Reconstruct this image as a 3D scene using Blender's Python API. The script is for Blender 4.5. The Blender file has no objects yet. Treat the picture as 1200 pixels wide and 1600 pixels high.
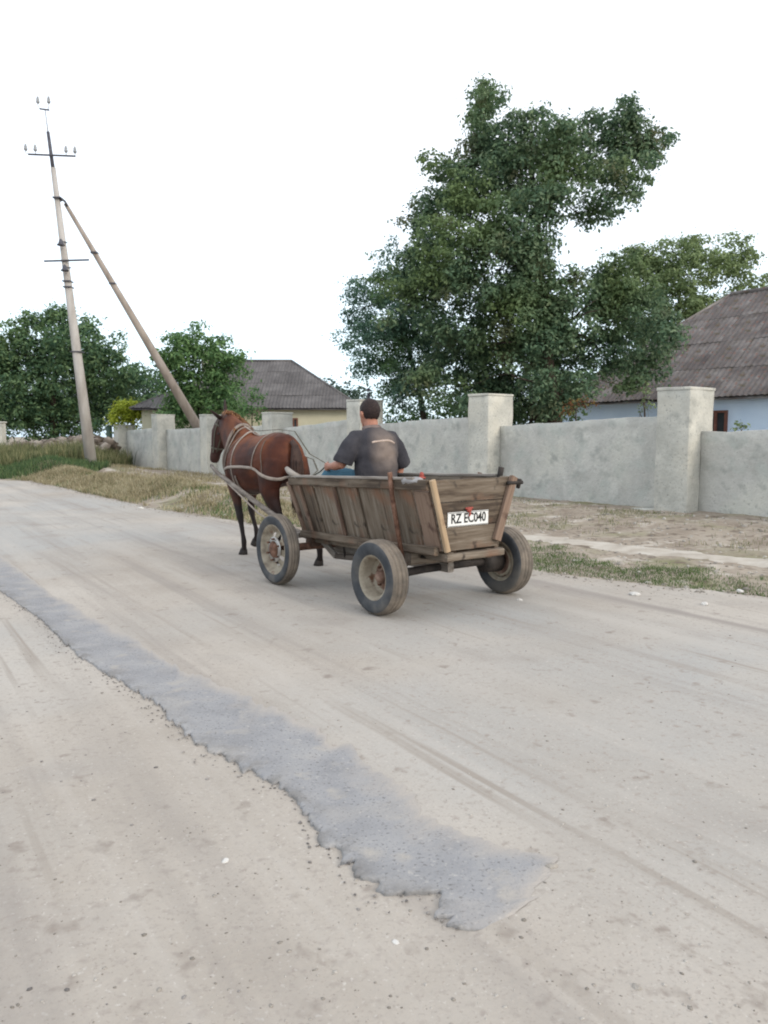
import bpy, bmesh, math, random
import numpy as np
from mathutils import Vector, Matrix, noise
from mathutils.bvhtree import BVHTree
random.seed(7); RNG = np.random.default_rng(7)
R = math.radians
sc = bpy.context.scene
C = sc.collection

# ------------------------------------------------------------------ camera
CAMH = 1.5
PITCH = math.atan(118 / 1200)
cam = bpy.data.cameras.new('camera'); cam_o = bpy.data.objects.new('camera', cam); C.objects.link(cam_o)
cam.sensor_fit = 'VERTICAL'; cam.sensor_height = 36; cam.lens = 27
cam.clip_start = .05; cam.clip_end = 2000
cam_o.location = (0, 0, CAMH); cam_o.rotation_euler = (R(90) - PITCH, 0, 0)
sc.camera = cam_o

# ------------------------------------------------------------------ sky and sun (bright overcast evening)
SUN_EL, SUN_AZ = R(24), R(132)          # sun behind the camera, to the right (azimuth clockwise from +Y)
w = bpy.data.worlds.new('World'); sc.world = w; w.use_nodes = True
nt = w.node_tree; nt.nodes.clear()
def N_(t, ty, **kw):
    n = t.nodes.new(ty)
    for k, v in kw.items(): setattr(n, k, v)
    return n
out = N_(nt, 'ShaderNodeOutputWorld')
sky = N_(nt, 'ShaderNodeTexSky', sky_type='NISHITA', sun_disc=False)
sky.sun_elevation = SUN_EL; sky.sun_rotation = SUN_AZ
bg1 = N_(nt, 'ShaderNodeBackground'); bg1.inputs[1].default_value = .06
nt.links.new(sky.outputs[0], bg1.inputs[0])
# cloud cover: an even bright deck that thins to pale blue near the horizon
tc = N_(nt, 'ShaderNodeTexCoord'); sx = N_(nt, 'ShaderNodeSeparateXYZ'); nt.links.new(tc.outputs['Generated'], sx.inputs[0])
cr = N_(nt, 'ShaderNodeValToRGB'); nt.links.new(sx.outputs['Z'], cr.inputs[0])
cr.color_ramp.elements[0].position = 0.0; cr.color_ramp.elements[0].color = (.50, .66, .86, 1)
cr.color_ramp.elements[1].position = .30; cr.color_ramp.elements[1].color = (.93, .95, .97, 1)
e = cr.color_ramp.elements.new(.12); e.color = (.78, .89, .98, 1)
bg2 = N_(nt, 'ShaderNodeBackground'); bg2.inputs[1].default_value = 1.02
nt.links.new(cr.outputs[0], bg2.inputs[0])
add = N_(nt, 'ShaderNodeAddShader')
nt.links.new(bg1.outputs[0], add.inputs[0]); nt.links.new(bg2.outputs[0], add.inputs[1]); nt.links.new(add.outputs[0], out.inputs[0])
sun = bpy.data.lights.new('sun', 'SUN'); sun.energy = 1.15; sun.angle = R(16); sun.color = (1, .90, .76)
sun_o = bpy.data.objects.new('sun', sun); C.objects.link(sun_o)
sd = Vector((math.sin(SUN_AZ) * math.cos(SUN_EL), math.cos(SUN_AZ) * math.cos(SUN_EL), math.sin(SUN_EL)))
sun_o.rotation_euler = sd.to_track_quat('Z', 'Y').to_euler(); sun_o.location = sd * 50
sc.view_settings.view_transform = 'Standard'; sc.view_settings.look = 'None'
sc.view_settings.exposure = .27; sc.view_settings.gamma = 1
sc.render.engine = 'CYCLES'; sc.cycles.filter_width = 2.0      # a slightly soft phone lens

# ------------------------------------------------------------------ helpers
CT, ST = math.cos(PITCH), math.sin(PITCH)
def ray(px, py):
    u = (800 - py) / 1200
    return Vector(((px - 600) / 1200, CT + u * ST, u * CT - ST))
def at(px, py, Y):
    r = ray(px, py); t = Y / r.y
    return Vector((r.x * t, Y, CAMH + r.z * t))
def gp(px, py, z=0):
    r = ray(px, py); t = (z - CAMH) / r.z
    return Vector((r.x * t, r.y * t, z))
WU = Vector((-.6126, .7904, 0)); WN = Vector((-.7904, -.6126, 0)); WP = Vector((5.64, 13.87, 0))
def wall_pt(s, d, z=0): return WP + WU * s + WN * d + Vector((0, 0, z))
def sstep(a, b, x):
    t = np.clip((x - a) / (b - a), 0, 1); return t * t * (3 - 2 * t)
def vnoise(X, Y, f, seed=0):
    """cheap smooth value noise on numpy arrays, -1..1"""
    x = np.asarray(X) * f + 1000.3 + seed * 17.7; y = np.asarray(Y) * f + 2000.7 - seed * 9.1
    xi = np.floor(x).astype(np.int64); yi = np.floor(y).astype(np.int64); xf = x - xi; yf = y - yi
    def h(a, b):
        n = (a * 374761393 + b * 668265263 + seed * 1013904223) & 0x7fffffff
        n = ((n ^ (n >> 13)) * 1274126177) & 0x7fffffff
        return ((n ^ (n >> 16)) & 0xffff) / 32767.5 - 1
    u = xf * xf * (3 - 2 * xf); v = yf * yf * (3 - 2 * yf)
    return (h(xi, yi) * (1 - u) + h(xi + 1, yi) * u) * (1 - v) + (h(xi, yi + 1) * (1 - u) + h(xi + 1, yi + 1) * u) * v

def tag(o, label=None, cat=None, group=None, kind=None):
    if label: o['label'] = label
    if cat: o['category'] = cat
    if group: o['group'] = group
    if kind: o['kind'] = kind
    return o
def link(name, me, mat=None, parent=None, smooth=False):
    o = bpy.data.objects.new(name, me); C.objects.link(o)
    if mat is not None and not len(me.materials): me.materials.append(mat)
    if parent: o.parent = parent
    if smooth: me.polygons.foreach_set('use_smooth', [True] * len(me.polygons))
    return o
def empty(name, loc=(0, 0, 0), rz=0):
    o = bpy.data.objects.new(name, None); C.objects.link(o); o.location = loc; o.rotation_euler = (0, 0, rz)
    o.empty_display_size = .2; return o
def np_mesh(name, V, F):
    """V (n,3), F (m,k) with constant k"""
    V = np.ascontiguousarray(V, dtype=np.float32); F = np.ascontiguousarray(F, dtype=np.int32)
    me = bpy.data.meshes.new(name); k = F.shape[1]
    me.vertices.add(len(V)); me.vertices.foreach_set('co', V.ravel())
    me.loops.add(F.size); me.loops.foreach_set('vertex_index', F.ravel())
    me.polygons.add(len(F)); me.polygons.foreach_set('loop_start', np.arange(0, F.size, k, dtype=np.int32))
    me.polygons.foreach_set('loop_total', np.full(len(F), k, dtype=np.int32))
    me.update(calc_edges=True); me.validate(); return me
def grid_mesh(name, P):
    """P (r,c,3)"""
    r, c = P.shape[:2]; i = np.arange(r * c).reshape(r, c)
    F = np.stack([i[:-1, :-1], i[:-1, 1:], i[1:, 1:], i[1:, :-1]], -1).reshape(-1, 4)
    return np_mesh(name, P.reshape(-1, 3), F)
def py_mesh(name, V, F):
    me = bpy.data.meshes.new(name); me.from_pydata([tuple(v) for v in V], [], F); me.update(); return me
def frames(pts, side=None):
    pts = [Vector(p) for p in pts]; out = []
    prev = Vector(side) if side is not None else None
    for i, p in enumerate(pts):
        t = (pts[min(i + 1, len(pts) - 1)] - pts[max(i - 1, 0)]).normalized()
        if prev is None:
            prev = Vector((0, 0, 1)) if abs(t.z) < .9 else Vector((1, 0, 0)); prev = t.cross(prev)
        s = (prev - t * prev.dot(t)).normalized(); out.append((p, s, t.cross(s)))
        if side is None: prev = s
    return out
def tube_geo(pts, radii, n=12, side=None, closed=False, base=0):
    """elliptic tube; radii: list of r or (a,b) (a along side). returns V,F"""
    if closed: pts = list(pts) + [pts[0]]; radii = list(radii) + [radii[0]]
    V = []; F = []
    fr = frames(pts, side); m = len(fr)
    for (p, s, u), r in zip(fr, radii):
        a, b = (r if isinstance(r, (tuple, list)) else (r, r))
        for k in range(n):
            th = 2 * math.pi * k / n
            V.append(p + s * (a * math.cos(th)) + u * (b * math.sin(th)))
    for i in range(m - 1):
        for k in range(n):
            k2 = (k + 1) % n
            F.append((base + i * n + k, base + i * n + k2, base + (i + 1) * n + k2, base + (i + 1) * n + k))
    if not closed:
        F.append(tuple(base + k for k in reversed(range(n)))); F.append(tuple(base + (m - 1) * n + k for k in range(n)))
    return V, F
class MB:
    def __init__(s): s.V = []; s.F = []
    def tube(s, pts, radii, n=12, side=None, closed=False):
        if not isinstance(radii, (list, tuple)) or (isinstance(radii, tuple)): radii = [radii] * len(pts)
        V, F = tube_geo(pts, radii, n, side, closed, len(s.V)); s.V += V; s.F += F; return s
    def box(s, c, size, rot=None, taper=1):
        b = len(s.V); c = Vector(c); hx, hy, hz = [q / 2 for q in size]
        for z in (-1, 1):
            for y in (-1, 1):
                for x in (-1, 1):
                    k = taper if z > 0 else 1
                    v = Vector((x * hx * k, y * hy * k, z * hz))
                    if rot: v = rot @ v
                    s.V.append(c + v)
        for f in ((0, 2, 3, 1), (4, 5, 7, 6), (0, 1, 5, 4), (2, 6, 7, 3), (0, 4, 6, 2), (1, 3, 7, 5)): s.F.append(tuple(b + i for i in f))
        return s
    def ball(s, c, r, n=10, m=7, rot=None):
        c = Vector(c); rx, ry, rz = (r, r, r) if not isinstance(r, (tuple, list)) else r
        b = len(s.V)
        def P(x, y, z):
            v = Vector((x * rx, y * ry, z * rz)); return c + (rot @ v if rot else v)
        s.V.append(P(0, 0, 1))
        for i in range(1, m):
            th = math.pi * i / m
            for k in range(n):
                ph = 2 * math.pi * k / n; s.V.append(P(math.sin(th) * math.cos(ph), math.sin(th) * math.sin(ph), math.cos(th)))
        s.V.append(P(0, 0, -1)); L = b + 1 + (m - 1) * n
        for k in range(n):
            k2 = (k + 1) % n
            s.F.append((b, b + 1 + k, b + 1 + k2)); s.F.append((L, L - n + k2, L - n + k))
            for i in range(m - 2):
                a = b + 1 + i * n; s.F.append((a + k, a + n + k, a + n + k2, a + k2))
        return s
    def lathe(s, prof, n=40, axis='Y', skip=None, c=(0, 0, 0)):
        b = len(s.V); m = len(prof); c = Vector(c)
        for (r, h) in prof:
            for k in range(n):
                th = 2 * math.pi * k / n; x, y = r * math.cos(th), r * math.sin(th)
                s.V.append(c + (Vector((x, h, y)) if axis == 'Y' else Vector((x, y, h))))
        for i in range(m - 1):
            for k in range(n):
                if skip and skip(i, k): continue
                k2 = (k + 1) % n; s.F.append((b + i * n + k, b + i * n + k2, b + (i + 1) * n + k2, b + (i + 1) * n + k))
        return s
    def mesh(s, name): return py_mesh(name, s.V, s.F)
    def build(s, name, mat, parent=None, smooth=True, bevel=0):
        me = s.mesh(name)
        if bevel:
            bm = bmesh.new(); bm.from_mesh(me)
            bmesh.ops.bevel(bm, geom=[e for e in bm.edges], offset=bevel, segments=1, affect='EDGES'); bm.to_mesh(me); bm.free()
        return link(name, me, mat, parent, smooth)
def fuse(mb, voxel, smooth=4, fac=.5):
    """merge overlapping closed volumes into one continuous surface"""
    o = link('tmp', mb.mesh('tmp'))
    m = o.modifiers.new('r', 'REMESH'); m.mode = 'VOXEL'; m.voxel_size = voxel; m.use_smooth_shade = True
    if smooth:
        m2 = o.modifiers.new('s', 'SMOOTH'); m2.iterations = smooth; m2.factor = fac
    dg = bpy.context.evaluated_depsgraph_get(); me = bpy.data.meshes.new_from_object(o.evaluated_get(dg))
    bpy.data.objects.remove(o); return me
def xf(o, M): o.matrix_local = M; return o

# ------------------------------------------------------------------ materials
def mat(name, cols, scale=(1, 1, 1), freq=4, rough=.8, bump=.3, bfreq=30, coord='Object', rand=None, detail=6, randamt=.25,
        spec=.3, metal=0, wide=None, spots=None, trans=0, pos=None, bdist=.01, distort=0, sheen=0):
    m = bpy.data.materials.new(name); m.use_nodes = True; t = m.node_tree; t.nodes.clear(); L = t.links.new
    o = N_(t, 'ShaderNodeOutputMaterial'); p = N_(t, 'ShaderNodeBsdfPrincipled')
    p.inputs['Roughness'].default_value = rough; p.inputs['Metallic'].default_value = metal
    p.inputs['Specular IOR Level'].default_value = spec
    tcn = N_(t, 'ShaderNodeTexCoord'); mp = N_(t, 'ShaderNodeMapping'); mp.inputs['Scale'].default_value = scale
    L(tcn.outputs[coord], mp.inputs[0])
    vec = mp.outputs[0]
    rnd = None
    if rand == 'object':
        oi = N_(t, 'ShaderNodeObjectInfo'); rnd = oi.outputs['Random']
        vm = N_(t, 'ShaderNodeVectorMath', operation='ADD'); mm = N_(t, 'ShaderNodeMath', operation='MULTIPLY'); mm.inputs[1].default_value = 37
        L(rnd, mm.inputs[0]); L(vec, vm.inputs[0]); L(mm.outputs[0], vm.inputs[1]); vec = vm.outputs[0]
    elif rand == 'island':
        rnd = N_(t, 'ShaderNodeNewGeometry').outputs['Random Per Island']
    nz = N_(t, 'ShaderNodeTexNoise'); nz.inputs['Scale'].default_value = freq; nz.inputs['Detail'].default_value = detail
    nz.inputs['Roughness'].default_value = .6; nz.inputs['Distortion'].default_value = distort
    L(vec, nz.inputs['Vector'])
    fac = nz.outputs['Fac']
    if rnd is not None:
        ma = N_(t, 'ShaderNodeMath', operation='MULTIPLY_ADD'); ma.inputs[1].default_value = randamt * 2
        L(rnd, ma.inputs[0])
        sb = N_(t, 'ShaderNodeMath', operation='SUBTRACT'); sb.inputs[1].default_value = randamt
        L(fac, sb.inputs[0]); L(sb.outputs[0], ma.inputs[2]); fac = ma.outputs[0]
    ramp = N_(t, 'ShaderNodeValToRGB'); L(fac, ramp.inputs[0])
    els = ramp.color_ramp.elements; n = len(cols)
    ps = pos or [.3 + .4 * i / (n - 1) for i in range(n)]
    els[0].position = ps[0]; els[0].color = (*cols[0], 1); els[1].position = ps[-1]; els[1].color = (*cols[-1], 1)
    for i in range(1, n - 1): e = els.new(ps[i]); e.color = (*cols[i], 1)
    col = ramp.outputs[0]
    def mixin(col, freq2, c2, lo, hi, sc2=None, det=4):
        n2 = N_(t, 'ShaderNodeTexNoise'); n2.inputs['Scale'].default_value = freq2; n2.inputs['Detail'].default_value = det
        if sc2:
            mp2 = N_(t, 'ShaderNodeMapping'); mp2.inputs['Scale'].default_value = sc2; L(tcn.outputs[coord], mp2.inputs[0]); L(mp2.outputs[0], n2.inputs['Vector'])
        else: L(tcn.outputs[coord], n2.inputs['Vector'])
        mr = N_(t, 'ShaderNodeMapRange'); mr.inputs['From Min'].default_value = lo; mr.inputs['From Max'].default_value = hi
        L(n2.outputs['Fac'], mr.inputs[0]); mx = N_(t, 'ShaderNodeMix', data_type='RGBA')
        L(mr.outputs[0], mx.inputs['Factor']); L(col, mx.inputs['A']); mx.inputs['B'].default_value = (*c2, 1)
        return mx.outputs['Result']
    for s_ in (spots or []): col = mixin(col, *s_)
    L(col, p.inputs['Base Color'])
    if bump:
        nb = N_(t, 'ShaderNodeTexNoise'); nb.inputs['Scale'].default_value = bfreq; nb.inputs['Detail'].default_value = 6
        L(vec, nb.inputs['Vector']); bp = N_(t, 'ShaderNodeBump'); bp.inputs['Strength'].default_value = bump; bp.inputs['Distance'].default_value = bdist
        L(nb.outputs['Fac'], bp.inputs['Height']); L(bp.outputs[0], p.inputs['Normal'])
    sh = p.outputs[0]
    if sheen: p.inputs['Sheen Weight'].default_value = sheen
    if trans:
        tr = N_(t, 'ShaderNodeBsdfTranslucent'); L(col, tr.inputs[0]); mx = N_(t, 'ShaderNodeMixShader'); mx.inputs[0].default_value = trans
        L(sh, mx.inputs[1]); L(tr.outputs[0], mx.inputs[2]); sh = mx.outputs[0]
    L(sh, o.inputs[0]); m['col'] = 1
    return m, t, p, col
def M1(*a, **k): return mat(*a, **k)[0]

M_plaster = M1('plaster', [(.37, .365, .335), (.475, .468, .435), (.58, .572, .525)], freq=1.6, rough=.92, bump=.55, bfreq=14, bdist=.03, coord='Object', detail=9, distort=.6,
               spots=[(2.4, (.43, .445, .41), .52, .68), (.9, (.56, .55, .49), .5, .68), (3.7, (.33, .34, .315), .56, .76), (30, (.30, .30, .28), .60, .74)])
M_plaster2 = M1('pillar_plaster', [(.39, .385, .345), (.50, .49, .44), (.63, .61, .54)], freq=1.8, rough=.92, bump=.55, bfreq=13, bdist=.03, detail=9, rand='object', randamt=.04,
                spots=[(3.5, (.33, .33, .30), .56, .76), (.8, (.60, .57, .49), .48, .66), (28, (.30, .295, .27), .60, .70)])
M_wood = M1('weathered_wood', [(.062, .045, .033), (.125, .096, .070), (.170, .136, .103), (.235, .198, .158)], scale=(1.2, 14, 14), freq=2.2, rough=.85, bump=.6, bfreq=5, bdist=.008, rand='object', detail=10, randamt=.14,
            spots=[(3, (.20, .10, .06), .55, .8), (9, (.045, .035, .028), .63, .75)])
M_woodn = M1('pale_batten_wood', [(.22, .15, .09), (.38, .27, .17), (.46, .34, .22)], scale=(1.2, 14, 14), freq=2.2, rough=.8, bump=.4, bfreq=5, rand='object', spots=[(6, (.22, .14, .09), .6, .75)])
M_woodr = M1('reddish_board_wood', [(.075, .044, .032), (.155, .10, .072), (.23, .16, .118)], scale=(1.2, 14, 14), freq=2.2, rough=.85, bump=.5, bfreq=5, rand='object', spots=[(7, (.10, .06, .045), .6, .72)])
M_woodd = M1('grey_shaft_wood', [(.12, .10, .085), (.21, .18, .155), (.31, .28, .25)], scale=(1.2, 12, 12), freq=2, rough=.85, bump=.5, bfreq=6, rand='object')
M_rust = M1('rusty_iron', [(.055, .03, .022), (.14, .07, .045), (.24, .14, .10)], freq=18, rough=.8, bump=.4, bfreq=60, bdist=.004)
M_dark = M1('dark_iron', [(.015, .014, .013), (.05, .04, .035)], freq=14, rough=.7, bump=.3, bfreq=40)
M_tyre = M1('tyre_rubber', [(.038, .042, .048), (.068, .072, .078), (.14, .13, .12)], freq=5, rough=.85, bump=.25, bfreq=60, bdist=.004, pos=[.35, .55, .8],
            spots=[(2.2, (.16, .145, .125), .52, .80)])
M_tread = M1('dusty_tread', [(.09, .08, .07), (.17, .145, .12), (.25, .21, .17)], freq=6, rough=.92, bump=.3, bfreq=50, bdist=.004)
M_rimc = M1('dusty_cream_rim', [(.14, .11, .08), (.29, .25, .19), (.38, .34, .27)], freq=9, rough=.6, bump=.2, bfreq=40, spots=[(12, (.14, .07, .04), .58, .7)])
M_rimr = M1('rusty_rim_disc', [(.08, .045, .032), (.20, .12, .09), (.30, .22, .17)], freq=12, rough=.75, bump=.3, bfreq=50)
M_chrome = M1('worn_hub_metal', [(.25, .23, .21), (.55, .54, .52)], freq=9, rough=.38, metal=.7, bump=.1, spots=[(14, (.12, .08, .06), .55, .7)])
M_plate = M1('plate_white', [(.70, .70, .68), (.82, .82, .80)], freq=10, rough=.5, bump=.05, spots=[(14, (.45, .40, .34), .66, .8)])
M_black = M1('plate_black', [(.02, .02, .02), (.03, .03, .03)], rough=.5, bump=0)
M_red = M1('red_plastic', [(.26, .05, .04), (.38, .085, .06)], rough=.5, bump=.05)
M_skin = M1('skin', [(.34, .15, .10), (.45, .22, .155)], freq=12, rough=.55, bump=.1, bfreq=90, bdist=.002)
M_hair = M1('dark_hair', [(.012, .007, .007), (.04, .024, .022)], freq=60, rough=.7, bump=.7, bfreq=180, bdist=.006)
M_jean = M1('blue_denim', [(.05, .13, .19), (.085, .20, .28)], freq=14, rough=.9, bump=.3, bfreq=70)
M_leather = M1('worn_harness_leather', [(.12, .09, .07), (.23, .185, .155), (.33, .28, .24)], freq=10, rough=.7, bump=.3, bfreq=50, rand='object')
M_rein = M1('dark_rein_leather', [(.06, .055, .04), (.13, .12, .09)], freq=16, rough=.7)
M_concrete = M1('pole_concrete', [(.30, .27, .245), (.40, .37, .34), (.50, .475, .45)], scale=(1, 1, .25), freq=3, rough=.9, bump=.3, bfreq=20)
M_steel = M1('cross_arm_steel', [(.05, .05, .06), (.10, .10, .12)], freq=6, rough=.6)
M_insul = M1('insulator_glass', [(.22, .23, .24), (.34, .35, .36)], freq=6, rough=.3)
M_roof = M1('asbestos_roof', [(.085, .072, .070), (.145, .128, .122), (.22, .20, .19)], freq=1.3, rough=.95, bump=.3, bfreq=30, coord='Object', rand='object', randamt=.05, detail=9,
            spots=[(.9, (.30, .285, .27), .55, .68), (3, (.10, .085, .06), .54, .66), (7, (.18, .10, .08), .57, .68)])
M_roof2 = M1('asbestos_roof_grey', [(.080, .074, .074), (.118, .110, .109), (.158, .148, .146)], freq=1.1, rough=.95, bump=.2, bfreq=30, rand='object', randamt=.05, detail=8)
M_blue = M1('pale_blue_whitewash', [(.55, .68, .84), (.64, .76, .90)], freq=1.5, rough=.9, bump=.2, bfreq=20)
M_cream = M1('cream_whitewash', [(.50, .47, .34), (.60, .57, .43)], freq=1.5, rough=.9, bump=.2)
M_frame = M1('brown_window_frame', [(.12, .05, .035), (.20, .085, .06)], freq=8, rough=.7)
M_glass = M1('window_glass', [(.03, .035, .04), (.05, .055, .06)], freq=3, rough=.08, bump=0, spec=.6)
M_bark = M1('tree_bark', [(.022, .016, .012), (.05, .037, .028), (.09, .07, .055)], scale=(1, 1, .25), freq=9, rough=.95, bump=.8, bfreq=14, bdist=.03)
M_stone = M1('stone', [(.20, .18, .155), (.31, .28, .245), (.42, .39, .35)], freq=3, rough=.95, bump=.3, rand='island', randamt=.3)
M_white = M1('pale_stone', [(.52, .50, .47), (.66, .65, .62)], freq=12, rough=.9, bump=.2)
M_rag = M1('grey_rag', [(.26, .25, .25), (.42, .41, .41)], freq=10, rough=.95, bump=.4)
M_green = M1('green_post_paint', [(.04, .075, .055), (.06, .10, .08)], freq=6, rough=.6)
def leafmat(name, cols, trans=.35, rough=.6, freq=1.2, randamt=.35, spots=None):
    return M1(name, cols, freq=freq, rough=rough, bump=0, rand='island', trans=trans, detail=2, spots=spots, randamt=randamt, spec=.25, pos=[.2 + .6 * i / (len(cols) - 1) for i in range(len(cols))])
M_leafA = leafmat('walnut_leaves', [(.072, .130, .078), (.125, .205, .115), (.20, .27, .155)], spots=[(.42, (.15, .215, .085), .50, .64), (.9, (.17, .18, .10), .58, .70)])
M_leafB = leafmat('blue_green_leaves', [(.065, .135, .10), (.115, .205, .145), (.17, .27, .18)], spots=[(.5, (.14, .23, .10), .52, .64)])
M_leafC = leafmat('lime_leaves', [(.12, .17, .075), (.19, .26, .11), (.27, .34, .16)])
M_leafD = leafmat('dark_leaves', [(.055, .115, .065), (.10, .175, .085), (.16, .24, .11)], spots=[(.25, (.14, .22, .08), .50, .64)])
M_leafE = leafmat('fresh_leaves', [(.065, .14, .055), (.12, .22, .08), (.18, .29, .11)])
M_leafY = leafmat('yellow_leaves', [(.22, .28, .03), (.36, .42, .04), (.46, .50, .07)])
M_leafR = leafmat('russet_leaves', [(.12, .045, .02), (.22, .10, .04), (.20, .20, .06)])
M_grass = leafmat('green_grass', [(.065, .11, .04), (.11, .18, .06), (.19, .22, .10)], trans=.2)
M_grassg = leafmat('lush_grass', [(.04, .08, .035), (.075, .13, .05), (.13, .18, .075)], trans=.2)
M_dry = leafmat('dry_grass', [(.20, .175, .095), (.34, .29, .18), (.46, .41, .28)], trans=.2)
M_weed = leafmat('tall_weeds', [(.07, .10, .04), (.18, .19, .09), (.30, .28, .15)], trans=.2)

# ground family
GS = (1, 1, 1)
M_ground = M1('dirt', [(.22, .175, .135), (.33, .28, .225), (.43, .375, .31)], freq=1.6, rough=.97, bump=.8, bfreq=9, bdist=.05, detail=10,
              spots=[(.8, (.21, .20, .11), .53, .66), (3.2, (.16, .125, .095), .56, .68), (2, (.48, .43, .37), .57, .68), (9, (.17, .13, .10), .58, .68)])
M_path = M1('sandy_path', [(.34, .295, .245), (.46, .415, .355), (.55, .515, .455)], freq=2.6, rough=.97, bump=.4, bfreq=20, bdist=.02, detail=8)
def road_material():
    m, t, p, col = mat('dusty_road', [(.340, .300, .256), (.402, .361, .314), (.458, .416, .367)], freq=.55, rough=.95, bump=.5, bfreq=38, bdist=.006, detail=12, pos=[.33, .5, .68],
        spots=[(.22, (.375, .365, .345), .45, .60), (.5, (.46, .42, .37), .54, .70), (1.1, (.32, .29, .26), .58, .74), (26, (.33, .29, .255), .56, .72), (90, (.32, .28, .245), .57, .72), (60, (.49, .455, .41), .62, .74), (6.5, (.27, .232, .20), .62, .74)])
    L = t.links.new
    # faint wheel tracks running along the road
    tcn = N_(t, 'ShaderNodeTexCoord'); mp = N_(t, 'ShaderNodeMapping'); mp.vector_type = 'TEXTURE'; mp.inputs['Rotation'].default_value = (0, 0, math.atan2(.79, -.612) - R(4))
    L(tcn.outputs['Object'], mp.inputs[0])
    mp2 = N_(t, 'ShaderNodeMapping'); mp2.inputs['Scale'].default_value = (.10, 2.4, 1); L(mp.outputs[0], mp2.inputs[0])
    nz = N_(t, 'ShaderNodeTexNoise'); nz.inputs['Scale'].default_value = 1.0; nz.inputs['Detail'].default_value = 6; nz.inputs['Roughness'].default_value = .62; nz.inputs['Distortion'].default_value = .35; L(mp2.outputs[0], nz.inputs['Vector'])
    mr = N_(t, 'ShaderNodeMapRange'); mr.inputs['From Min'].default_value = .52; mr.inputs['From Max'].default_value = .74; mr.inputs['To Max'].default_value = .85; L(nz.outputs['Fac'], mr.inputs[0])
    mx = N_(t, 'ShaderNodeMix', data_type='RGBA'); L(mr.outputs[0], mx.inputs['Factor']); L(col, mx.inputs['A']); mx.inputs['B'].default_value = (.275, .245, .220, 1)
    mr2 = N_(t, 'ShaderNodeMapRange'); mr2.inputs['From Min'].default_value = .48; mr2.inputs['From Max'].default_value = .28; mr2.inputs['To Max'].default_value = .55; L(nz.outputs['Fac'], mr2.inputs[0])
    mx2 = N_(t, 'ShaderNodeMix', data_type='RGBA'); L(mr2.outputs[0], mx2.inputs['Factor']); L(mx.outputs['Result'], mx2.inputs['A']); mx2.inputs['B'].default_value = (.475, .44, .395, 1)
 # narrow tyre marks
    mp3 = N_(t, 'ShaderNodeMapping'); mp3.inputs['Scale'].default_value = (.16, 9, 1); L(mp.outputs[0], mp3.inputs[0])
    n3 = N_(t, 'ShaderNodeTexNoise'); n3.inputs['Scale'].default_value = 1.0; n3.inputs['Detail'].default_value = 4; n3.inputs['Distortion'].default_value = .25; L(mp3.outputs[0], n3.inputs['Vector'])
    n4 = N_(t, 'ShaderNodeTexNoise'); n4.inputs['Scale'].default_value = .45; n4.inputs['Detail'].default_value = 3; L(tcn.outputs['Object'], n4.inputs['Vector'])
    m4 = N_(t, 'ShaderNodeMapRange'); m4.inputs['From Min'].default_value = .45; m4.inputs['From Max'].default_value = .62; m4.inputs['To Max'].default_value = .9; L(n4.outputs['Fac'], m4.inputs[0])
    m3 = N_(t, 'ShaderNodeMapRange'); m3.inputs['From Min'].default_value = .56; m3.inputs['From Max'].default_value = .66; L(n3.outputs['Fac'], m3.inputs[0])
    mu = N_(t, 'ShaderNodeMath', operation='MULTIPLY'); L(m3.outputs[0], mu.inputs[0]); L(m4.outputs[0], mu.inputs[1])
    mx3 = N_(t, 'ShaderNodeMix', data_type='RGBA'); L(mu.outputs[0], mx3.inputs['Factor']); L(mx2.outputs['Result'], mx3.inputs['A']); mx3.inputs['B'].default_value = (.30, .262, .225, 1); mx2 = mx3
    L(mx2.outputs['Result'], p.inputs['Base Color'])
    bp = [n for n in t.nodes if n.type == 'BUMP'][0]; b2 = N_(t, 'ShaderNodeBump'); b2.inputs['Strength'].default_value = .5; b2.inputs['Distance'].default_value = .02
    L(nz.outputs['Fac'], b2.inputs['Height']); L(bp.outputs[0], b2.inputs['Normal']); L(b2.outputs[0], p.inputs['Normal'])
    return m
M_road = road_material()
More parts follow.
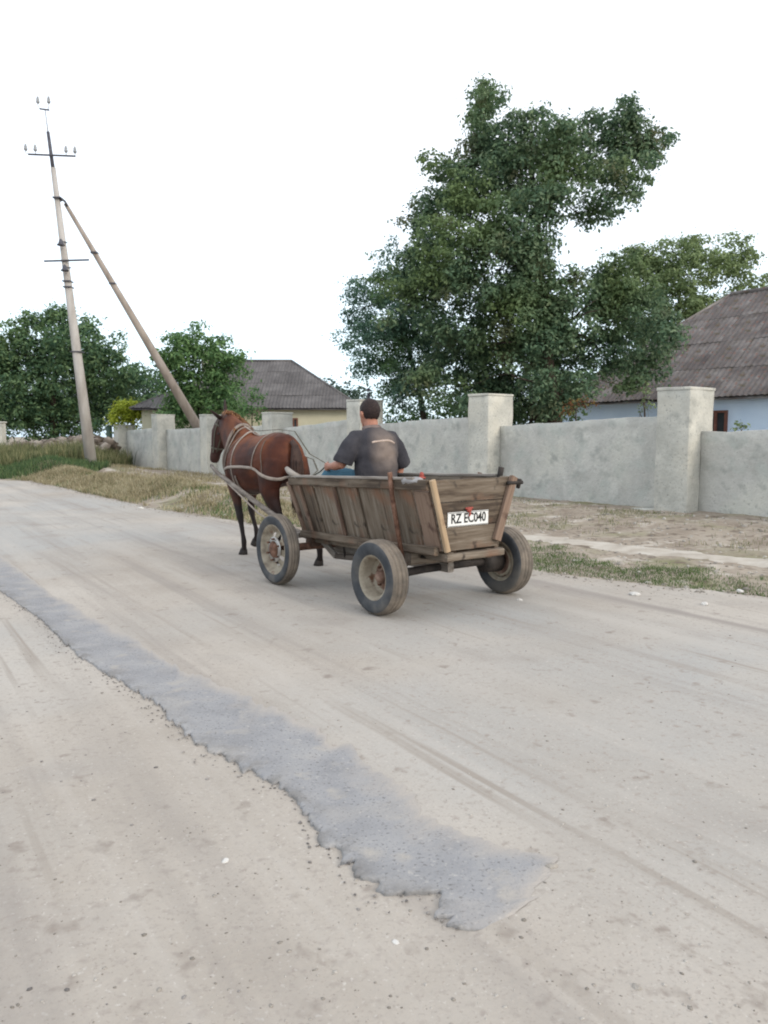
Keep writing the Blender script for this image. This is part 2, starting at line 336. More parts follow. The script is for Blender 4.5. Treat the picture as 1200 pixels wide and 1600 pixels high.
def patch_material():
    m, t, p, col = mat('worn_asphalt', [(.240, .238, .243), (.292, .289, .294), (.340, .333, .330)], freq=3.5, rough=.93, bump=.7, bfreq=60, bdist=.008, detail=10,
        spots=[(70, (.16, .155, .155), .58, .70), (45, (.40, .385, .37), .62, .74), (1.6, (.37, .345, .315), .53, .75), (6, (.37, .345, .315), .60, .74)])
    L = t.links.new; at_ = N_(t, 'ShaderNodeAttribute'); at_.attribute_name = 'dust'
    mx = N_(t, 'ShaderNodeMix', data_type='RGBA'); nz = N_(t, 'ShaderNodeTexNoise'); nz.inputs['Scale'].default_value = 5; nz.inputs['Detail'].default_value = 7
    tcn = N_(t, 'ShaderNodeTexCoord'); L(tcn.outputs['Object'], nz.inputs['Vector'])
    a = N_(t, 'ShaderNodeMath', operation='MULTIPLY_ADD'); L(nz.outputs['Fac'], a.inputs[0]); a.inputs[1].default_value = 1.2; L(at_.outputs['Fac'], a.inputs[2])
    mr = N_(t, 'ShaderNodeMapRange'); mr.inputs['From Min'].default_value = .75; mr.inputs['From Max'].default_value = 1.45; L(a.outputs[0], mr.inputs[0])
    L(mr.outputs[0], mx.inputs['Factor']); L(col, mx.inputs['A']); mx.inputs['B'].default_value = (.395, .36, .325, 1)
    # broken, darker crumbling rim of the asphalt layer
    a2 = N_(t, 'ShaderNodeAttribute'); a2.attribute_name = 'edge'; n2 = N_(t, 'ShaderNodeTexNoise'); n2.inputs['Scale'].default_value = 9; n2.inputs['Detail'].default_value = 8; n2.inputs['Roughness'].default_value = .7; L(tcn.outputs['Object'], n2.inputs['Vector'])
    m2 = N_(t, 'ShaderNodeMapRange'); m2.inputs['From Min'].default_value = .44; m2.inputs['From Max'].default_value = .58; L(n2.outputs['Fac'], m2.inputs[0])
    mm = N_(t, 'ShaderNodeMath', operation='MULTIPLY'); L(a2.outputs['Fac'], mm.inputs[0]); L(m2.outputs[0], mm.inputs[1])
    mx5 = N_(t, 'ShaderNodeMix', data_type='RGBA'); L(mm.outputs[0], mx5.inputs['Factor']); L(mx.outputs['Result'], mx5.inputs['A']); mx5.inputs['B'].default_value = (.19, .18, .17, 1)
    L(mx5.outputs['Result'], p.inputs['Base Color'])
    return m
M_patch = patch_material()

# ------------------------------------------------------------------ ground
EDGE = np.array([(-60, 30), (-40, 29), (-14, 27.3), (-11.9, 26), (-4.7, 16), (-2.7, 13.7), (1.74, 8.6), (3.66, 7.1), (9, 1.2), (14, -4.5), (18, -9)])
def yedge(X):
    X = np.asarray(X, float)
    return np.interp(X, EDGE[:, 0], EDGE[:, 1]) + .16 * vnoise(X, X * 0, .9, 3) + .10 * vnoise(X, X * 0, 3.1, 4) + .04 * vnoise(X, X * 0, 11, 5)
def height(X, Y):
    X = np.asarray(X, float); Y = np.asarray(Y, float)
    s = (X - WP.x) * WU.x + (Y - WP.y) * WU.y; d = (X - WP.x) * WN.x + (Y - WP.y) * WN.y
    off = Y - np.interp(X, EDGE[:, 0], EDGE[:, 1])                # >0 beyond the road edge
    v = sstep(0, .8, off)
    h = -.02 + .035 * v + v * (.02 * vnoise(X, Y, .8, 1) + .018 * vnoise(X, Y, 2.7, 2) + .012 * vnoise(X, Y, 7, 8))
    h += .10 * sstep(3.6, .8, d) * sstep(9, 4, s)                 # low bank up to the wall
    m = np.exp(-((d - 5.3) / .75) ** 2) * sstep(4, 9, s) * sstep(30, 22, s)
    h += .30 * m * v * (1 + .35 * vnoise(X, Y, .7, 6))            # grassy mound by the road
    h += .35 * np.exp(-((X + 11.3) ** 2 + (Y - 30) ** 2) / 4.5)   # round the pole
    g = sstep(-10, -13.5, X + (Y - 28) * .15) * sstep(27.5, 34, Y)
    h += g * (.45 + .25 * vnoise(X, Y, .25, 7))
    return h
xs = np.concatenate([[-900, -400, -150, -80], np.arange(-50, -20, .8), np.arange(-20, 12, .16), np.arange(12, 40, 1.2), [60, 120, 400, 900]])
ys = np.concatenate([[-500, -120, -40, -15], np.arange(-9, 4, .6), np.arange(4, 24, .16), np.arange(24, 50, .4), [60, 90, 150, 400, 1400]])
GX, GY = np.meshgrid(xs, ys); tag(link('ground', grid_mesh('ground', np.stack([GX, GY, height(GX, GY)], -1)), M_ground, smooth=True), kind='structure')
def road_h(X, Y):
    return .006 * vnoise(X, Y, .9, 11) + .003 * vnoise(X, Y, 4, 12)
cx = np.concatenate([np.arange(-60, -20, .6), np.arange(-20, 6, .06), np.arange(6, 18, .4)])
tt = np.linspace(0, 1, 170) ** .9
CX, T = np.meshgrid(cx, tt); ye = yedge(cx)[None, :]
Y0 = -12; RY = Y0 + (ye - Y0) * T
RZ = road_h(CX, RY) + .004 - .02 * sstep(.5, 0, ye - RY)
tag(link('road', grid_mesh('road', np.stack([CX, RY, RZ], -1)), M_road, smooth=True), kind='structure')
# sandy footpath in front of the wall
ss = np.arange(-12, 20, .1); d0 = np.interp(ss, [-12, -3, .3, 8, 18, 26, 34], [3.2, 3.45, 3.8, 3.9, 3.9, 2.2, 1.2]); d1 = np.interp(ss, [-12, -3, .3, 8, 18, 26, 34], [4.1, 4.35, 4.85, 4.75, 4.6, 2.9, 1.8])
d0 = d0 + .28 * vnoise(ss, ss * 0, .8, 21) + .12 * vnoise(ss, ss * 0, 4, 22); d1 = d1 + .26 * vnoise(ss, ss * 0, .9, 23) + .12 * vnoise(ss, ss * 0, 4, 24)
tq = np.linspace(0, 1, 9); SS, TQ = np.meshgrid(ss, tq); DD = d0[None] + (d1 - d0)[None] * TQ
PX = WP.x + WU.x * SS + WN.x * DD; PY = WP.y + WU.y * SS + WN.y * DD
PZ = height(PX, PY) + .03 * np.sin(np.pi * TQ) - .012
tag(link('footpath', grid_mesh('footpath', np.stack([PX, PY, PZ], -1)), M_path, smooth=True), kind='structure')
# remains of asphalt in the middle of the road
lo = [(-90, 885), (0, 925), (60, 965), (130, 1035), (210, 1078), (250, 1105), (310, 1172), (350, 1196), (430, 1235), (500, 1308), (560, 1350), (620, 1398), (685, 1405), (702, 1448), (728, 1462)]
hi = [(-90, 830), (0, 868), (50, 905), (90, 934), (160, 974), (240, 1018), (300, 1052), (380, 1084), (460, 1124), (570, 1192), (670, 1262), (780, 1318), (842, 1352), (838, 1398), (795, 1440)]
def resample(P, n):
    G = np.array([gp(*p)[:2] for p in P]); L = np.concatenate([[0], np.cumsum(np.linalg.norm(np.diff(G, axis=0), axis=1))]); L /= L[-1]
    t = np.linspace(0, 1, n); return np.stack([np.interp(t, L, G[:, 0]), np.interp(t, L, G[:, 1])], -1)
n = 700; A = resample(lo, n); B = resample(hi, n)
def rag(P, a, sd):
    return P + np.stack([a * vnoise(P[:, 0], P[:, 1], 5, sd) + a * .6 * vnoise(P[:, 0], P[:, 1], 14, sd + 1) + a * .3 * vnoise(P[:, 0], P[:, 1], 40, sd + 4), a * vnoise(P[:, 0], P[:, 1], 6, sd + 2) + a * .6 * vnoise(P[:, 0], P[:, 1], 17, sd + 3)], -1)
def rag2(P, Q, a, sd):
    g = Q - P; g /= np.linalg.norm(g, axis=1)[:, None]; k = np.ones(61) / 61; pad = lambda v: np.convolve(np.pad(v, 30, 'edge'), k, 'valid')
    g = np.stack([pad(g[:, 0]), pad(g[:, 1])], -1); t_ = np.linspace(0, 1, len(P)) * 40
    return P + g * (a * vnoise(t_, t_ * 0, .9, sd) + a * .6 * vnoise(t_, t_ * 0, 2.7, sd + 1) + a * .45 * vnoise(t_, t_ * 0, 7, sd + 4) + a * .2 * vnoise(t_, t_ * 0, 15, sd + 6))[:, None]
A, B = rag2(A, B, .07, 31), rag2(B, A, .08, 41)
tq = np.array([0, .004, .03, .08, .15, .25, .35, .45, .55, .65, .75, .85, .93, 1]); P = A[:, None] * (1 - tq)[None, :, None] + B[:, None] * tq[None, :, None]
Z = road_h(P[..., 0], P[..., 1]) + .004 + np.interp(tq, [0, .004, .03, .3, 1], [-.006, .010, .013, .010, .0025])[None] + .002 * vnoise(P[..., 0], P[..., 1], 9, 51)
Z[-4:] -= np.linspace(0, .012, 4)[:, None]
me = grid_mesh('asphalt_patch', np.concatenate([P, Z[..., None]], -1)); at_ = me.attributes.new('dust', 'FLOAT', 'POINT')
endt = np.linspace(0, 1, n)[:, None]
dust = np.broadcast_to(np.interp(tq, [0, .06, .5, .82, 1], [.10, 0, .06, .26, .85])[None], (n, len(tq))) + .45 * sstep(.40, 0, endt) + .25 * sstep(.96, 1, endt); at_.data.foreach_set('value', dust.astype(np.float32).ravel())
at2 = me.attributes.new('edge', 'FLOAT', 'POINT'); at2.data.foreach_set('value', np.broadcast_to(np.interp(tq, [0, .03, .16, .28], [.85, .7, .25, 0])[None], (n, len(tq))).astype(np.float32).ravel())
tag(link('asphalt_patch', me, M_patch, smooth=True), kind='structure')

# ------------------------------------------------------------------ small stones, gravel
def rocks(pos, size, flat=.6):
    bm = bmesh.new(); bmesh.ops.create_icosphere(bm, subdivisions=1, radius=1); bm.verts.ensure_lookup_table()
    BV = np.array([v.co[:] for v in bm.verts]); BF = np.array([[v.index for v in f.verts] for f in bm.faces]); bm.free()
    n = len(pos); size = np.broadcast_to(size, n)
    S = RNG.uniform(.65, 1.25, (n, 1, 3)) * size[:, None, None]; S[..., 2] *= flat
    V = BV[None] * S * RNG.uniform(.8, 1.15, (n, len(BV), 1)); a = RNG.uniform(0, 6.28, n); c, s = np.cos(a)[:, None], np.sin(a)[:, None]
    V = np.stack([V[..., 0] * c - V[..., 1] * s, V[..., 0] * s + V[..., 1] * c, V[..., 2]], -1) + pos[:, None]
    F = BF[None] + (np.arange(n) * len(BV))[:, None, None]; return V.reshape(-1, 3), F.reshape(-1, 3)
def scatter_px(n, x0, x1, y0, y1, power=1.0):
    P = []
    while len(P) < n:
        g = gp(RNG.uniform(x0, x1), RNG.uniform(y0, y1))
        if g.y < yedge(g.x) + .5: P.append(g[:])
    P = np.array(P); P[:, 2] = road_h(P[:, 0], P[:, 1]) + .004; return P
p1 = scatter_px(1500, -50, 1250, 930, 1650); z1 = RNG.uniform(.0015, .0045, len(p1)) * RNG.choice([1, 1, 1.3, 2.0], len(p1))
near = A[(RNG.random(900) * (n - 1)).astype(int)]; p2 = np.concatenate([near + RNG.normal(0, .05, near.shape), np.full((len(near), 1), .008)], 1); z2 = RNG.uniform(.002, .0075, len(p2))
ex = RNG.uniform(-13, 5.5, 1600); p3 = np.stack([ex, yedge(ex) - np.abs(RNG.normal(0, .35, len(ex))), np.full(len(ex), .003)], -1); z3 = RNG.uniform(.004, .018, len(ex))
V, F = rocks(np.concatenate([p1, p3]), np.concatenate([z1, z3]), .5); tag(link('gravel', np_mesh('gravel', V, F), M_stone), 'small loose grey gravel strewn over the dusty road', 'gravel', kind='stuff')
M_crumb = M1('asphalt_crumbs', [(.13, .12, .115), (.26, .24, .225)], freq=3, rough=.95, rand='island', bump=0)
p4 = scatter_px(190, -50, 1250, 980, 1650); p4 = p4[vnoise(p4[:, 0], p4[:, 1], 1.6, 95) > .12]; p2 = np.concatenate([p2, p4]); z2 = np.concatenate([z2, RNG.uniform(.004, .011, len(p4))]); V, F = rocks(p2, z2, .5); tag(link('asphalt_crumbs', np_mesh('crumbs', V, F), M_crumb), 'dark crumbs of broken asphalt along the ragged patch edge and on the road', 'rubble', kind='stuff')
sp = RNG.uniform([-6, .2], [8, 6.2], (1700, 2)); gx = WP.x + WU.x * sp[:, 0] + WN.x * sp[:, 1]; gy = WP.y + WU.y * sp[:, 0] + WN.y * sp[:, 1]
V, F = rocks(np.stack([gx, gy, height(gx, gy)], -1), RNG.uniform(.008, .030, 1700) * RNG.choice([1, 1, 1, 1.7], 1700), .6); tag(link('bank_stones', np_mesh('bank_stones', V, F), M_stone), 'scattered stones on the dirt bank below the wall', 'stones', kind='stuff')
def stone(px, py, r, label, m=M_white, name='stone', z=None):
    g = gp(px, py); z = z if z is not None else float(max(height(g.x, g.y), road_h(g.x, g.y)))
    o = empty('x'); bpy.data.objects.remove(o)
    mb = MB().ball((0, 0, 0), (r, r * .7, r * .45), 9, 6); me = mb.mesh(name)
    for v in me.vertices: v.co *= 1 + .35 * noise.noise(v.co * (1.7 / r) + Vector((px, py, 0)))
    o = link(name, me, m); o.location = (g.x, g.y, z + r * .25); o.rotation_euler = (0, 0, px * .7)
    return tag(o, label, 'stone', 'loose stones and scraps beside and on the road')
stone(352, 1348, .017, 'small white chip lying on the dusty road left of the asphalt end')
stone(618, 1473, .013, 'tiny pale chip on the road just below the patch tip')
stone(991, 930, .05, 'pale flat stone at the road edge right of the cart')
stone(1101, 946, .045, 'pale stone nearest the right frame edge on the road margin')
stone(1156, 926, .04, 'pale stone lying in the green verge at far right')
stone(812, 938, .03, 'flat pale stone on the road beside the right rear wheel')
stone(995, 1545, .016, 'grey pebble on the road in the lower right corner', M_stone)
stone(925, 1362, .013, 'small grey pebble on the dusty road right of the asphalt end', M_stone)
stone(862, 1355, .022, 'grey pebble half buried at the right tip of the patch', M_stone)
stone(220, 795, .07, 'white scrap lying on the dry grass mound left of the horse')
stone(352, 806, .05, 'white scrap at the road edge below the horse head')

# ------------------------------------------------------------------ grass
def blades(P, h, w, lean=.35):
    n = len(P); h = np.broadcast_to(h, n)[:, None]; a = RNG.uniform(0, 6.28, n); b = RNG.uniform(0, 6.28, n)
    side = np.stack([np.cos(a), np.sin(a), 0 * a], -1) * np.broadcast_to(w, n)[:, None]; dr = np.stack([np.cos(b), np.sin(b), 0 * b], -1) * (RNG.uniform(.1, 1, n) * lean)[:, None] * h
    up = np.array([0, 0, 1.0])
    V = np.stack([P - side, P + side, P + side * .7 + dr * .35 + up * h * .6, P - side * .7 + dr * .35 + up * h * .6, P + dr + up * h], 1)
    b0 = (np.arange(n) * 5)[:, None]; F = np.concatenate([b0 + [[0, 1, 2]], b0 + [[0, 2, 3]], b0 + [[3, 2, 4]]], 0)
    return V.reshape(-1, 3), F
def sd_points(n, s0, s1, d0, d1, thr=-.1, f=.7, seed=60):
    sp = RNG.uniform([s0, d0], [s1, d1], (n, 2)); X = WP.x + WU.x * sp[:, 0] + WN.x * sp[:, 1]; Y = WP.y + WU.y * sp[:, 0] + WN.y * sp[:, 1]
    k = (vnoise(X, Y, f, seed) + .6 * vnoise(X, Y, f * 4, seed + 1) > thr + RNG.normal(0, .25, n)) & (Y > yedge(X) + .02)
    return np.stack([X, Y, height(X, Y) - .005], -1)[k]
def grass(name, P, h, w, m, label, lean=.35, cat='grass'):
    V, F = blades(P, h, w, lean); return tag(link(name, np_mesh(name, V, F), m), label, cat, kind='stuff')
P = sd_points(52000, -7, 3.5, 4.75, 6.3, .02, .9); grass('verge_grass', P, RNG.uniform(.012, .045, len(P)), .0035, M_grass, 'thin green grass strip between the road and the sandy path', .8)
P = sd_points(20000, -5, 6, .15, 3.4, .52, .8, 70); grass('bank_weeds', P, RNG.uniform(.02, .08, len(P)), .004, M_weed, 'sparse weeds dotting the dirt bank below the wall', .8, 'weeds')
P = sd_points(60000, 3.5, 27, 4.6, 6.9, -.35); P = P[RNG.random(len(P)) < 1]; grass('dry_grass', P, RNG.uniform(.05, .17, len(P)) * np.interp(P[:, 1], [14, 20], [.6, 1.1]), .008, M_dry, 'dry straw coloured grass on the low mound beside the road', .9)
P = sd_points(14000, 3.5, 22, 5.0, 6.8, .25, .9, 75); grass('mound_green_grass', P, RNG.uniform(.04, .13, len(P)), .007, M_grass, 'green tufts mixed into the dry grass of the mound', .7)
P = sd_points(12000, 6, 32, .1, 3.2, -.1, .6, 80); grass('wall_foot_grass', P, RNG.uniform(.04, .16, len(P)), .01, M_dry, 'dry grass and litter at the foot of the far wall', .8)
def xy_points(n, x0, x1, y0, y1):
    X = RNG.uniform(x0, x1, n); Y = RNG.uniform(y0, y1, n); k = Y > yedge(X) + .1; X, Y = X[k], Y[k]; return np.stack([X, Y, height(X, Y) - .01], -1)
P = xy_points(26000, -24, -10.6, 27, 33); P = P[(P[:, 1] < 30.5 + 1.0 * vnoise(P[:, 0], P[:, 1], .4, 90))]; grass('lush_grass', P, RNG.uniform(.12, .34, len(P)), .016, M_grassg, 'lush green grass at the far left bend of the road')
P = xy_points(26000, -26, -12.0, 30, 37); grass('tall_weeds', P, RNG.uniform(.35, .85, len(P)) * (1 + .4 * vnoise(P[:, 0], P[:, 1], .5, 91)), .02, M_weed, 'tall yellowing weeds in front of the rubble heap at left', cat='weeds')
# rubble heap
n_ = 900; X = RNG.uniform(-19.5, -13.2, n_); Y = 37.5 + RNG.normal(0, .8, n_); hh = 1.0 * np.exp(-((Y - 37.5) / 1.1) ** 2) * sstep(-20, -17.6, X) * (1 + .2 * vnoise(X, Y, .8, 92)); Zr = height(X, Y) + hh * RNG.uniform(.75, 1, n_)
V, F = rocks(np.stack([X, Y, Zr], -1), RNG.uniform(.10, .30, n_), .7); tag(link('rubble_heap', np_mesh('rubble', V, F), M1('rubble_stone', [(.10, .08, .065), (.18, .145, .12), (.32, .28, .24)], freq=2, rand='island', rough=.95)), 'low heap of broken stone behind the weeds left of the pole', 'rubble', kind='stuff')

# ------------------------------------------------------------------ the plastered wall
wall = empty('street_wall', wall_pt(0, -.4)); tag(wall, 'long pale plastered garden wall with square pillars behind the horse cart', 'wall')
wall_inv = Matrix.Translation(-wall.location)
def rough_block(name, s0, s1, da, db, z0, zl, zr, m, parent, div=.22, amp=.012, seed=0, wob=.02):
    """block between s0..s1 along the wall, da..db across, z0 to a top that runs from zl (at s0) to zr (at s1)"""
    bm = bmesh.new(); ns = max(2, int((s1 - s0) / div)); nd = max(2, int(abs(db - da) / div)); nz = max(3, int((max(zl, zr) - z0) / div))
    def P(i, j, k):
        a = i / ns; s = s0 + (s1 - s0) * a; d = da + (db - da) * j / nd; top = zl + (zr - zl) * a + wob * noise.noise(Vector((s * 1.3, seed, 0))) + wob * .5 * noise.noise(Vector((s * 5, seed, 3)))
        z = z0 + (top - z0) * k / nz; v = wall_pt(s, d, z); q = Vector((s * 1.7, d * 1.7 + seed, z * 1.7)); q2 = q * 3.3
        v += WN * (amp * (noise.noise(q) + .5 * noise.noise(q2))) + WU * (amp * (noise.noise(q + Vector((9, 9, 9))) + .4 * noise.noise(q2 + Vector((5, 5, 5)))))
        return v - wall.location
    cache = {}
    def gv(i, j, k):
        if (i, j, k) not in cache: cache[(i, j, k)] = bm.verts.new(P(i, j, k))
        return cache[(i, j, k)]
    for i in range(ns):
        for k in range(nz):
            for j in (0, nd): bm.faces.new([gv(i, j, k), gv(i + 1, j, k), gv(i + 1, j, k + 1), gv(i, j, k + 1)])
        for j in range(nd): bm.faces.new([gv(i, j, nz), gv(i + 1, j, nz), gv(i + 1, j + 1, nz), gv(i, j + 1, nz)])
    for j in range(nd):
        for k in range(nz):
            for i in (0, ns): bm.faces.new([gv(i, j, k), gv(i, j + 1, k), gv(i, j + 1, k + 1), gv(i, j, k + 1)])
    bmesh.ops.recalc_face_normals(bm, faces=bm.faces)
    ed = [e for e in bm.edges if len(e.link_faces) == 2 and e.calc_face_angle() > .9]
    bmesh.ops.bevel(bm, geom=ed, offset=.009, segments=1, affect='EDGES')
    me = bpy.data.meshes.new(name); bm.to_mesh(me); bm.free()
    return link(name, me, m, parent, True)
S_P = [.175 + 5.07 * i for i in range(-3, 7)]
HP = {-3: 2.35, -2: 2.35, -1: 2.3, 0: 2.40, 1: 2.50, 2: 2.56, 3: 2.32, 4: 2.36, 5: 2.48, 6: 2.08}
TOP = {-3: (1.7, 1.7), -2: (1.66, 1.68), -1: (1.62, 1.60), 0: (1.91, 1.74), 1: (1.99, 1.86), 2: (2.02, 1.78), 3: (1.9, 1.8), 4: (1.86, 1.8), 5: (1.92, 1.78)}
for i in range(-3, 7):
    s = .175 + 5.07 * i; hz = HP[i]; ground_z = -.25
    pl = rough_block('pillar', s, s + .67, 0, -.83, ground_z, hz - .05, hz - .05, M_plaster2, wall, .16, .014, i * 3.1)
    rough_block('cap', s - .012, s + .685, .012, -.845, hz - .048, hz, hz + .01, M_plaster2, pl, .16, .008, i * 2.3 + 40, .01)
    if i < 6:
        zr, zl = TOP[i]   # zr = near (small s)
        rough_block('panel', s + .672, s + 5.068, -.40, -.66, ground_z, zr, zl, M_plaster, wall, .18, .016, i * 5.7 + 80, .035)
rough_block('footing', .86, 5.2, -.12, -.39, -.2, .11, .02, M_plaster, wall, .2, .02, 9, .02)
rough_block('footing', 5.93, 10.2, -.15, -.39, -.2, .02, .0, M_plaster, wall, .2, .02, 19, .02)

# ------------------------------------------------------------------ houses
def sheet_mesh(w, l, waves=6, seg=5, thick=.012):
    n = waves * seg; P = []
    for q in (0, 1):
        for j in (0, 1):
            for i in range(n + 1):
                x = w * i / n; P.append((x, l * j, .014 * math.sin(2 * math.pi * i / seg) - q * thick))
    F = []; m = n + 1
    for i in range(n):
        F.append((i, i + 1, m + i + 1, m + i)); F.append((2 * m + i + 1, 2 * m + i, 3 * m + i, 3 * m + i + 1)); F.append((i + 1, i, 2 * m + i, 2 * m + i + 1))
    return py_mesh('roof_sheet', P, F)
def roof_face(parent, O, X, U, width, slope, clips, m, sw=1.08, sl=1.55, inv=None):
    """corrugated sheets: O eave corner, X along eave, U up the slope (unit), clips: (point, normal) that cuts away the + side"""
    Nn = X.cross(U).normalized(); nx = math.ceil(width / sw); ny = math.ceil(slope / sl)
    base = sheet_mesh(width / nx + .03, slope / ny + .10); base.materials.append(m)
    for j in range(ny):
        for i in range(nx):
            o = O + X * (width * i / nx + random.uniform(-.008, .008)) + U * (slope * j / ny + random.uniform(-.03, .03)) + Nn * (.03 + .012 * random.random())
            Xr = (X + Nn * random.uniform(-.008, .008)).normalized(); Ur = (U - Nn * .018 + Nn * random.uniform(-.006, .006)).normalized()
            Mx = Matrix((Xr.to_4d(), Ur.to_4d(), Nn.to_4d(), (0, 0, 0, 1))).transposed(); Mx.translation = o
            for r_ in range(3): Mx[3][r_] = 0
            me = base; cs = [Mx @ Vector(v) for v in ((0, 0, 0), (width / nx, 0, 0), (0, slope / ny, 0), (width / nx, slope / ny, 0))]
            ins = [[(c - p).dot(nn) for c in cs] for p, nn in clips]
            if any(min(q) > 0 for q in ins): continue
            if any(max(q) > 0 for q in ins):
                bm = bmesh.new(); bm.from_mesh(base); Mi = Mx.inverted()
                for p, nn in clips:
                    bmesh.ops.bisect_plane(bm, geom=bm.verts[:] + bm.edges[:] + bm.faces[:], plane_co=Mi @ p, plane_no=(Mi.to_3x3() @ nn).normalized(), clear_outer=True)
                me = bpy.data.meshes.new('roof_sheet'); bm.to_mesh(me); bm.free()
                if not me.polygons: continue
                me.materials.append(m) if not me.materials else None
            ob = link('roof_sheet', me, m, parent); ob.matrix_local = inv @ Mx
def hip_house(name, O, X, width, depth, wall_z, ridge_z, hipl, hipr, over, mwall, mroof, label):
    """O front-left corner of the walls on the ground, X along the front, depth behind it"""
    D = Vector((-X.y, X.x, 0)); root = empty(name, O); tag(root, label, 'house'); inv = Matrix.Translation(-Vector(O)); O = Vector(O); Zv = Vector((0, 0, 1))
    mb = MB(); c = [Vector((0, 0, 0)), X * width, X * width + D * depth, D * depth]
    mb.V = [p for p in c] + [p + Zv * wall_z for p in c]; mb.F = [(0, 1, 5, 4), (1, 2, 6, 5), (2, 3, 7, 6), (3, 0, 4, 7), (4, 5, 6, 7)]
    mb.build('wall', mwall, root, False)
    # roof body under the sheets
    a = O + X * -over - D * over + Zv * (wall_z - .05); b = O + X * (width + over) - D * over + Zv * (wall_z - .05); cc = b + D * (depth + 2 * over); dd = a + D * (depth + 2 * over)
    e1 = O + X * hipl + D * (depth / 2) + Zv * ridge_z; e2 = O + X * (width - hipr) + D * (depth / 2) + Zv * ridge_z
    mb = MB(); off = Zv * -.06; mb.V = [p - O + off for p in (a, b, cc, dd, e1, e2)]; mb.F = [(0, 1, 5, 4), (1, 2, 5), (2, 3, 4, 5), (3, 0, 4), (3, 2, 1, 0)]
    mb.build('roof', mroof, root, False)
    U = ((e1 - a) - X * (e1 - a).dot(X)); sl = U.length; U.normalize(); Nn = X.cross(U).normalized()
    n1 = (e1 - a).cross(Nn).normalized(); n1 = n1 if n1.dot(X) < 0 else -n1; n2 = (e2 - b).cross(Nn).normalized(); n2 = n2 if n2.dot(X) > 0 else -n2
    roof_face(root, a, X, U, (b - a).length, sl, [(a + n1 * .05, n1), (b + n2 * .05, n2)], mroof, inv=inv)
    rc = MB().tube([e1 - O + Zv * .02, e2 - O + Zv * .02], [.09, .09], 8).tube([a - O, e1 - O + Zv * .02], [.07, .07], 6).tube([b - O, e2 - O + Zv * .02], [.07, .07], 6)
    rc.build('ridge_cap', mroof, root)
    return root, D
def window(root, base, X, D, w_, h_, mf, mg, t=.07):
    """on the front wall: base lower-left corner relative to root"""
    Z = Vector((0, 0, 1)); rot = Matrix((X, D, Z)).transposed()
    mb = MB(); c = base + X * w_ / 2 + Z * h_ / 2
    mb.box(c + Z * (h_ / 2 - t / 2), (w_, .12, t), rot).box(c - Z * (h_ / 2 - t / 2), (w_, .12, t), rot)
    for sg in (-1, 0, 1): mb.box(c + X * sg * (w_ / 2 - t / 2), (t, .118, h_ - 2 * t), rot)
    f = mb.build('window', mf, root, False)
    MB().box(c + D * .02, (w_ - t, .012, h_ - t), rot).build('pane', mg, f, False); return f
# right house: front parallel to the street
Xh = -WU
O = wall_pt(11.0, -9.6)
hr, Dh = hip_house('village_house', O, Xh, 24, 8.6, 2.72, 6.5, 4.0, 4.6, .38, M_blue, M_roof, 'low pale blue house with mottled brown corrugated roof behind the right pillars')
def on_right_front(px, py):
    r = ray(px, py); n_ = WN; t = (wall_pt(0, -9.6) - Vector((0, 0, 0))).dot(n_) / Vector((r.x, r.y, 0)).dot(n_); return Vector((r.x * t, r.y * t, CAMH + r.z * t))
b1 = on_right_front(1101, 676); b2 = on_right_front(1138, 641)
bl = b1 - O; wd = (b2 - b1).dot(Xh)
window(hr, Vector((bl.x, bl.y, b2.z - 1.05)) - Dh * .03, Xh, Dh, wd, 1.05, M_frame, M_glass)
# left house
Xl = Vector((1, 0, 0)); O2 = Vector((-11.9, 38, 0))
hl, Dl = hip_house('village_house', O2, Xl, 10.45, 8.6, 2.9, 5.55, 4.3, 3.55, .45, M_cream, M_roof2, 'low cream house with plain grey hipped roof behind the horse')
window(hl, Vector((7.25, -.03, 1.55)), Xl, Dl, .42, .85, M_frame, M_glass)
MB().box((2.6, 3.2, 5.35), (.6, .5, 1.1)).box((2.6, 3.2, 5.94), (.7, .6, .09)).build('chimney', M_plaster2, hl, False, .01)
# flue behind pillar
fl = at(576, 640, 26); mb = MB().tube([(0, 0, -1.6), (0, 0, .55)], [.055, .055], 12).tube([(0, 0, .62), (0, 0, .72)], [.11, .02], 12).tube([(.04, 0, .5), (.04, 0, .64)], [.008, .008], 5).tube([(-.04, 0, .5), (-.04, 0, .64)], [.008, .008], 5)
o = mb.build('flue_pipe', M_steel); o.location = fl; tag(o, 'thin grey metal flue pipe rising behind the wall above the driver head', 'flue')
# far left pieces
rb = MB().box((0, 0, .85), (.75, .5, 1.9)).box((0, 0, 1.83), (.85, .6, .08)); o = rb.build('gate_pillar', M_plaster2, None, False, .02); o.location = at(-4, 700, 40); o.location.z = .4; tag(o, 'white masonry gate pillar at the far left edge of the picture', 'pillar')
g = wall_pt(31.6, .1); o = MB().tube([(0, 0, -.3), (0, 0, 2.0)], [.14, .14], 10).tube([(0, 0, 2.0), (0, 0, 2.06)], [.16, .05], 10).build('gate_post', M_green); o.location = g; tag(o, 'dark green metal post between the pole and the wall end', 'post')

